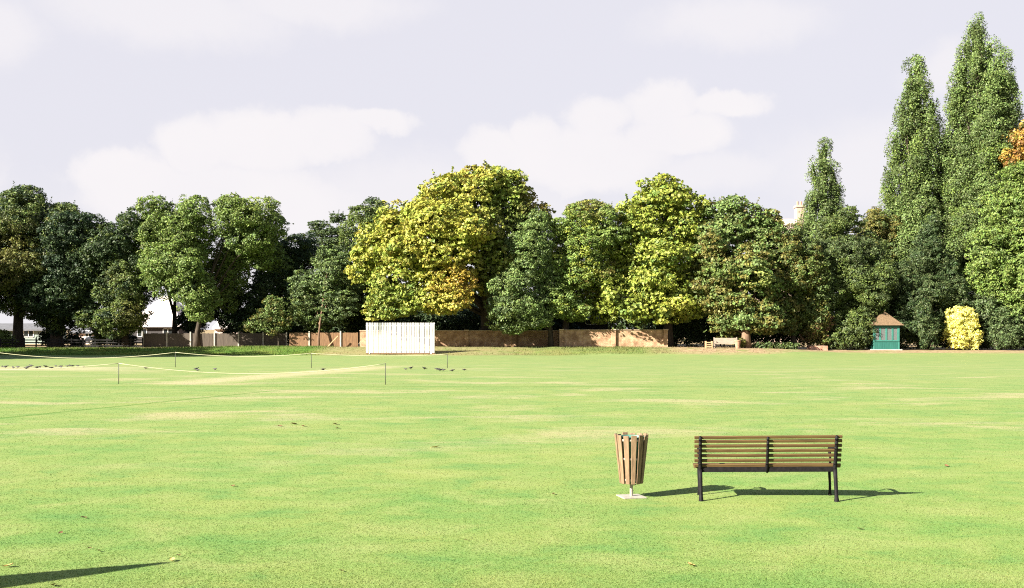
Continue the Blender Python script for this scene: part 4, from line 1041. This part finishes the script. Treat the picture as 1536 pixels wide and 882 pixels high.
# parked dark car beyond the rail fence
def car():
    Y = 117; c = G(160, Y)
    r = empty('parked_car', c, 'dark car parked beyond the black rail fence near the pink outbuilding', 'car')
    prof = [(-2.05, .35), (-2.1, .62), (-1.95, .86), (-1.2, .95), (-.55, 1.40), (.75, 1.42), (1.45, .98), (2.0, .88), (2.1, .6), (2.05, .32)]
    vs = []; n = len(prof)
    for y, k in ((-.84, 1), (-.70, 2), (.70, 2), (.84, 1)):
        for x, z in prof: vs.append((x * (1 if k == 1 else 1), y if z < 1.0 or k == 1 and z < 1.0 else y * .82, z))
    fs = [(j * n + i, j * n + (i + 1) % n, (j + 1) * n + (i + 1) % n, (j + 1) * n + i) for j in range(3) for i in range(n)]
    fs += [tuple(range(n))[::-1], tuple(3 * n + i for i in range(n))]
    MB().add(vs, fs).build('body', M['car_paint'], r, bevel=.03)
    for x0, x1, x2, x3 in ((-1.05, -.52, .05, .05), (.13, .13, .72, 1.3)):
        MB().add([(x0, -.853, .98), (x1, -.72, 1.34), (x2, -.72, 1.34), (x3, -.853, .98)], [(0, 3, 2, 1)]).build('side_window', M['glass'], r)
    for x in (-1.3, 1.3):
        for y in (-.78, .78):
            w_ = MB().tube([(x, y - .1, .32), (x, y + .1, .32)], .32, 18).build('wheel', M['tyre'], r)
            MB().tube([(x, y - .115, .32), (x, y + .115, .32)], .18, 14).build('rim', M['galv'], w_)
    for x in (-2.04, 2.04): MB().box((x, -.5, .68), (.12, .3, .12)).build('lamp', M['galv'], r)
car()

# ------------------------------------------------------------------ mown grass blades near the camera and rough grass on the bank
def blades(name, label, X, Y, h, w, tint, lean=.45):
    n = len(X); Z = np.array([gz(a, b) for a, b in zip(X, Y)])
    ang = RNG.uniform(0, 2 * math.pi, n); l_ = RNG.uniform(-lean, lean, (n, 2)) * h[:, None]
    V = np.empty((n, 3, 3), np.float32); dx, dy = np.cos(ang) * w / 2, np.sin(ang) * w / 2
    V[:, 0] = np.stack([X - dx, Y - dy, Z - .004], 1); V[:, 1] = np.stack([X + dx, Y + dy, Z - .004], 1)
    V[:, 2] = np.stack([X + l_[:, 0], Y + l_[:, 1], Z + h], 1)
    me = bpy.data.meshes.new(name)
    me.vertices.add(n * 3); me.loops.add(n * 3); me.polygons.add(n)
    me.vertices.foreach_set('co', V.reshape(-1)); me.loops.foreach_set('vertex_index', np.arange(n * 3, dtype=np.int32))
    me.polygons.foreach_set('loop_start', np.arange(0, n * 3, 3, dtype=np.int32)); me.polygons.foreach_set('loop_total', np.full(n, 3, np.int32))
    ca = me.color_attributes.new('tint', 'FLOAT_COLOR', 'POINT'); col = np.ones((n, 3, 4), np.float32); col[:, :, :3] = tint[:, None, :]
    ca.data.foreach_set('color', col.reshape(-1)); me.update(); me.validate(); me.materials.append(M['blade'])
    o = bpy.data.objects.new(name, me); COL.objects.link(o); return tag(o, label, None, None, 'stuff')
n = 640000
Yb = 8.2 + 48 * RNG.random(n) ** 2.3; Yb = Yb[RNG.random(n) < 1 - ((Yb - 8.2) / 48) ** 1.5]; n = len(Yb); Xb = RNG.uniform(-.56, .56, n) * Yb
tn = np.clip(1.12 + RNG.normal(0, .10, (n, 1)), .6, 1.6) * (1 + RNG.normal(0, .05, (n, 3))); st = RNG.random(n) < .025; tn[st] *= np.array([1.35, 1.08, 1.2])
blades('grass', 'short mown grass blades of the near lawn', Xb, Yb, RNG.uniform(.006, .013, n), RNG.uniform(.006, .011, n) * (.7 + Yb / 22), tn, 2.4)
n = 70000
xs_ = RNG.uniform(-46, 40, n); ys_ = 87.5 + 10.3 * RNG.random(n)
den = np.array([lerp_tab(x, [(-46, .8), (-34, .8), (-26, 1), (-17.5, 1), (-15.5, .12), (-2, .12), (4, .5), (6, .9), (11, .6), (14, .12), (22, .1), (24, .0), (40, .0)]) for x in xs_])
den *= np.array([.5 + .9 * noise.noise(Vector((x * .35, y * .5, 4))) + .35 for x, y in zip(xs_, ys_)])
kk = RNG.random(n) < den; xs_, ys_ = xs_[kk], ys_[kk]; n = len(xs_)
tn = np.clip(.95 + RNG.normal(0, .22, (n, 1)), .4, 1.8) * np.ones((1, 3))
blades('rough_grass', 'rough longer grass on the bank below the fences', xs_, ys_, RNG.uniform(.05, .18, n), RNG.uniform(.03, .05, n), tn)
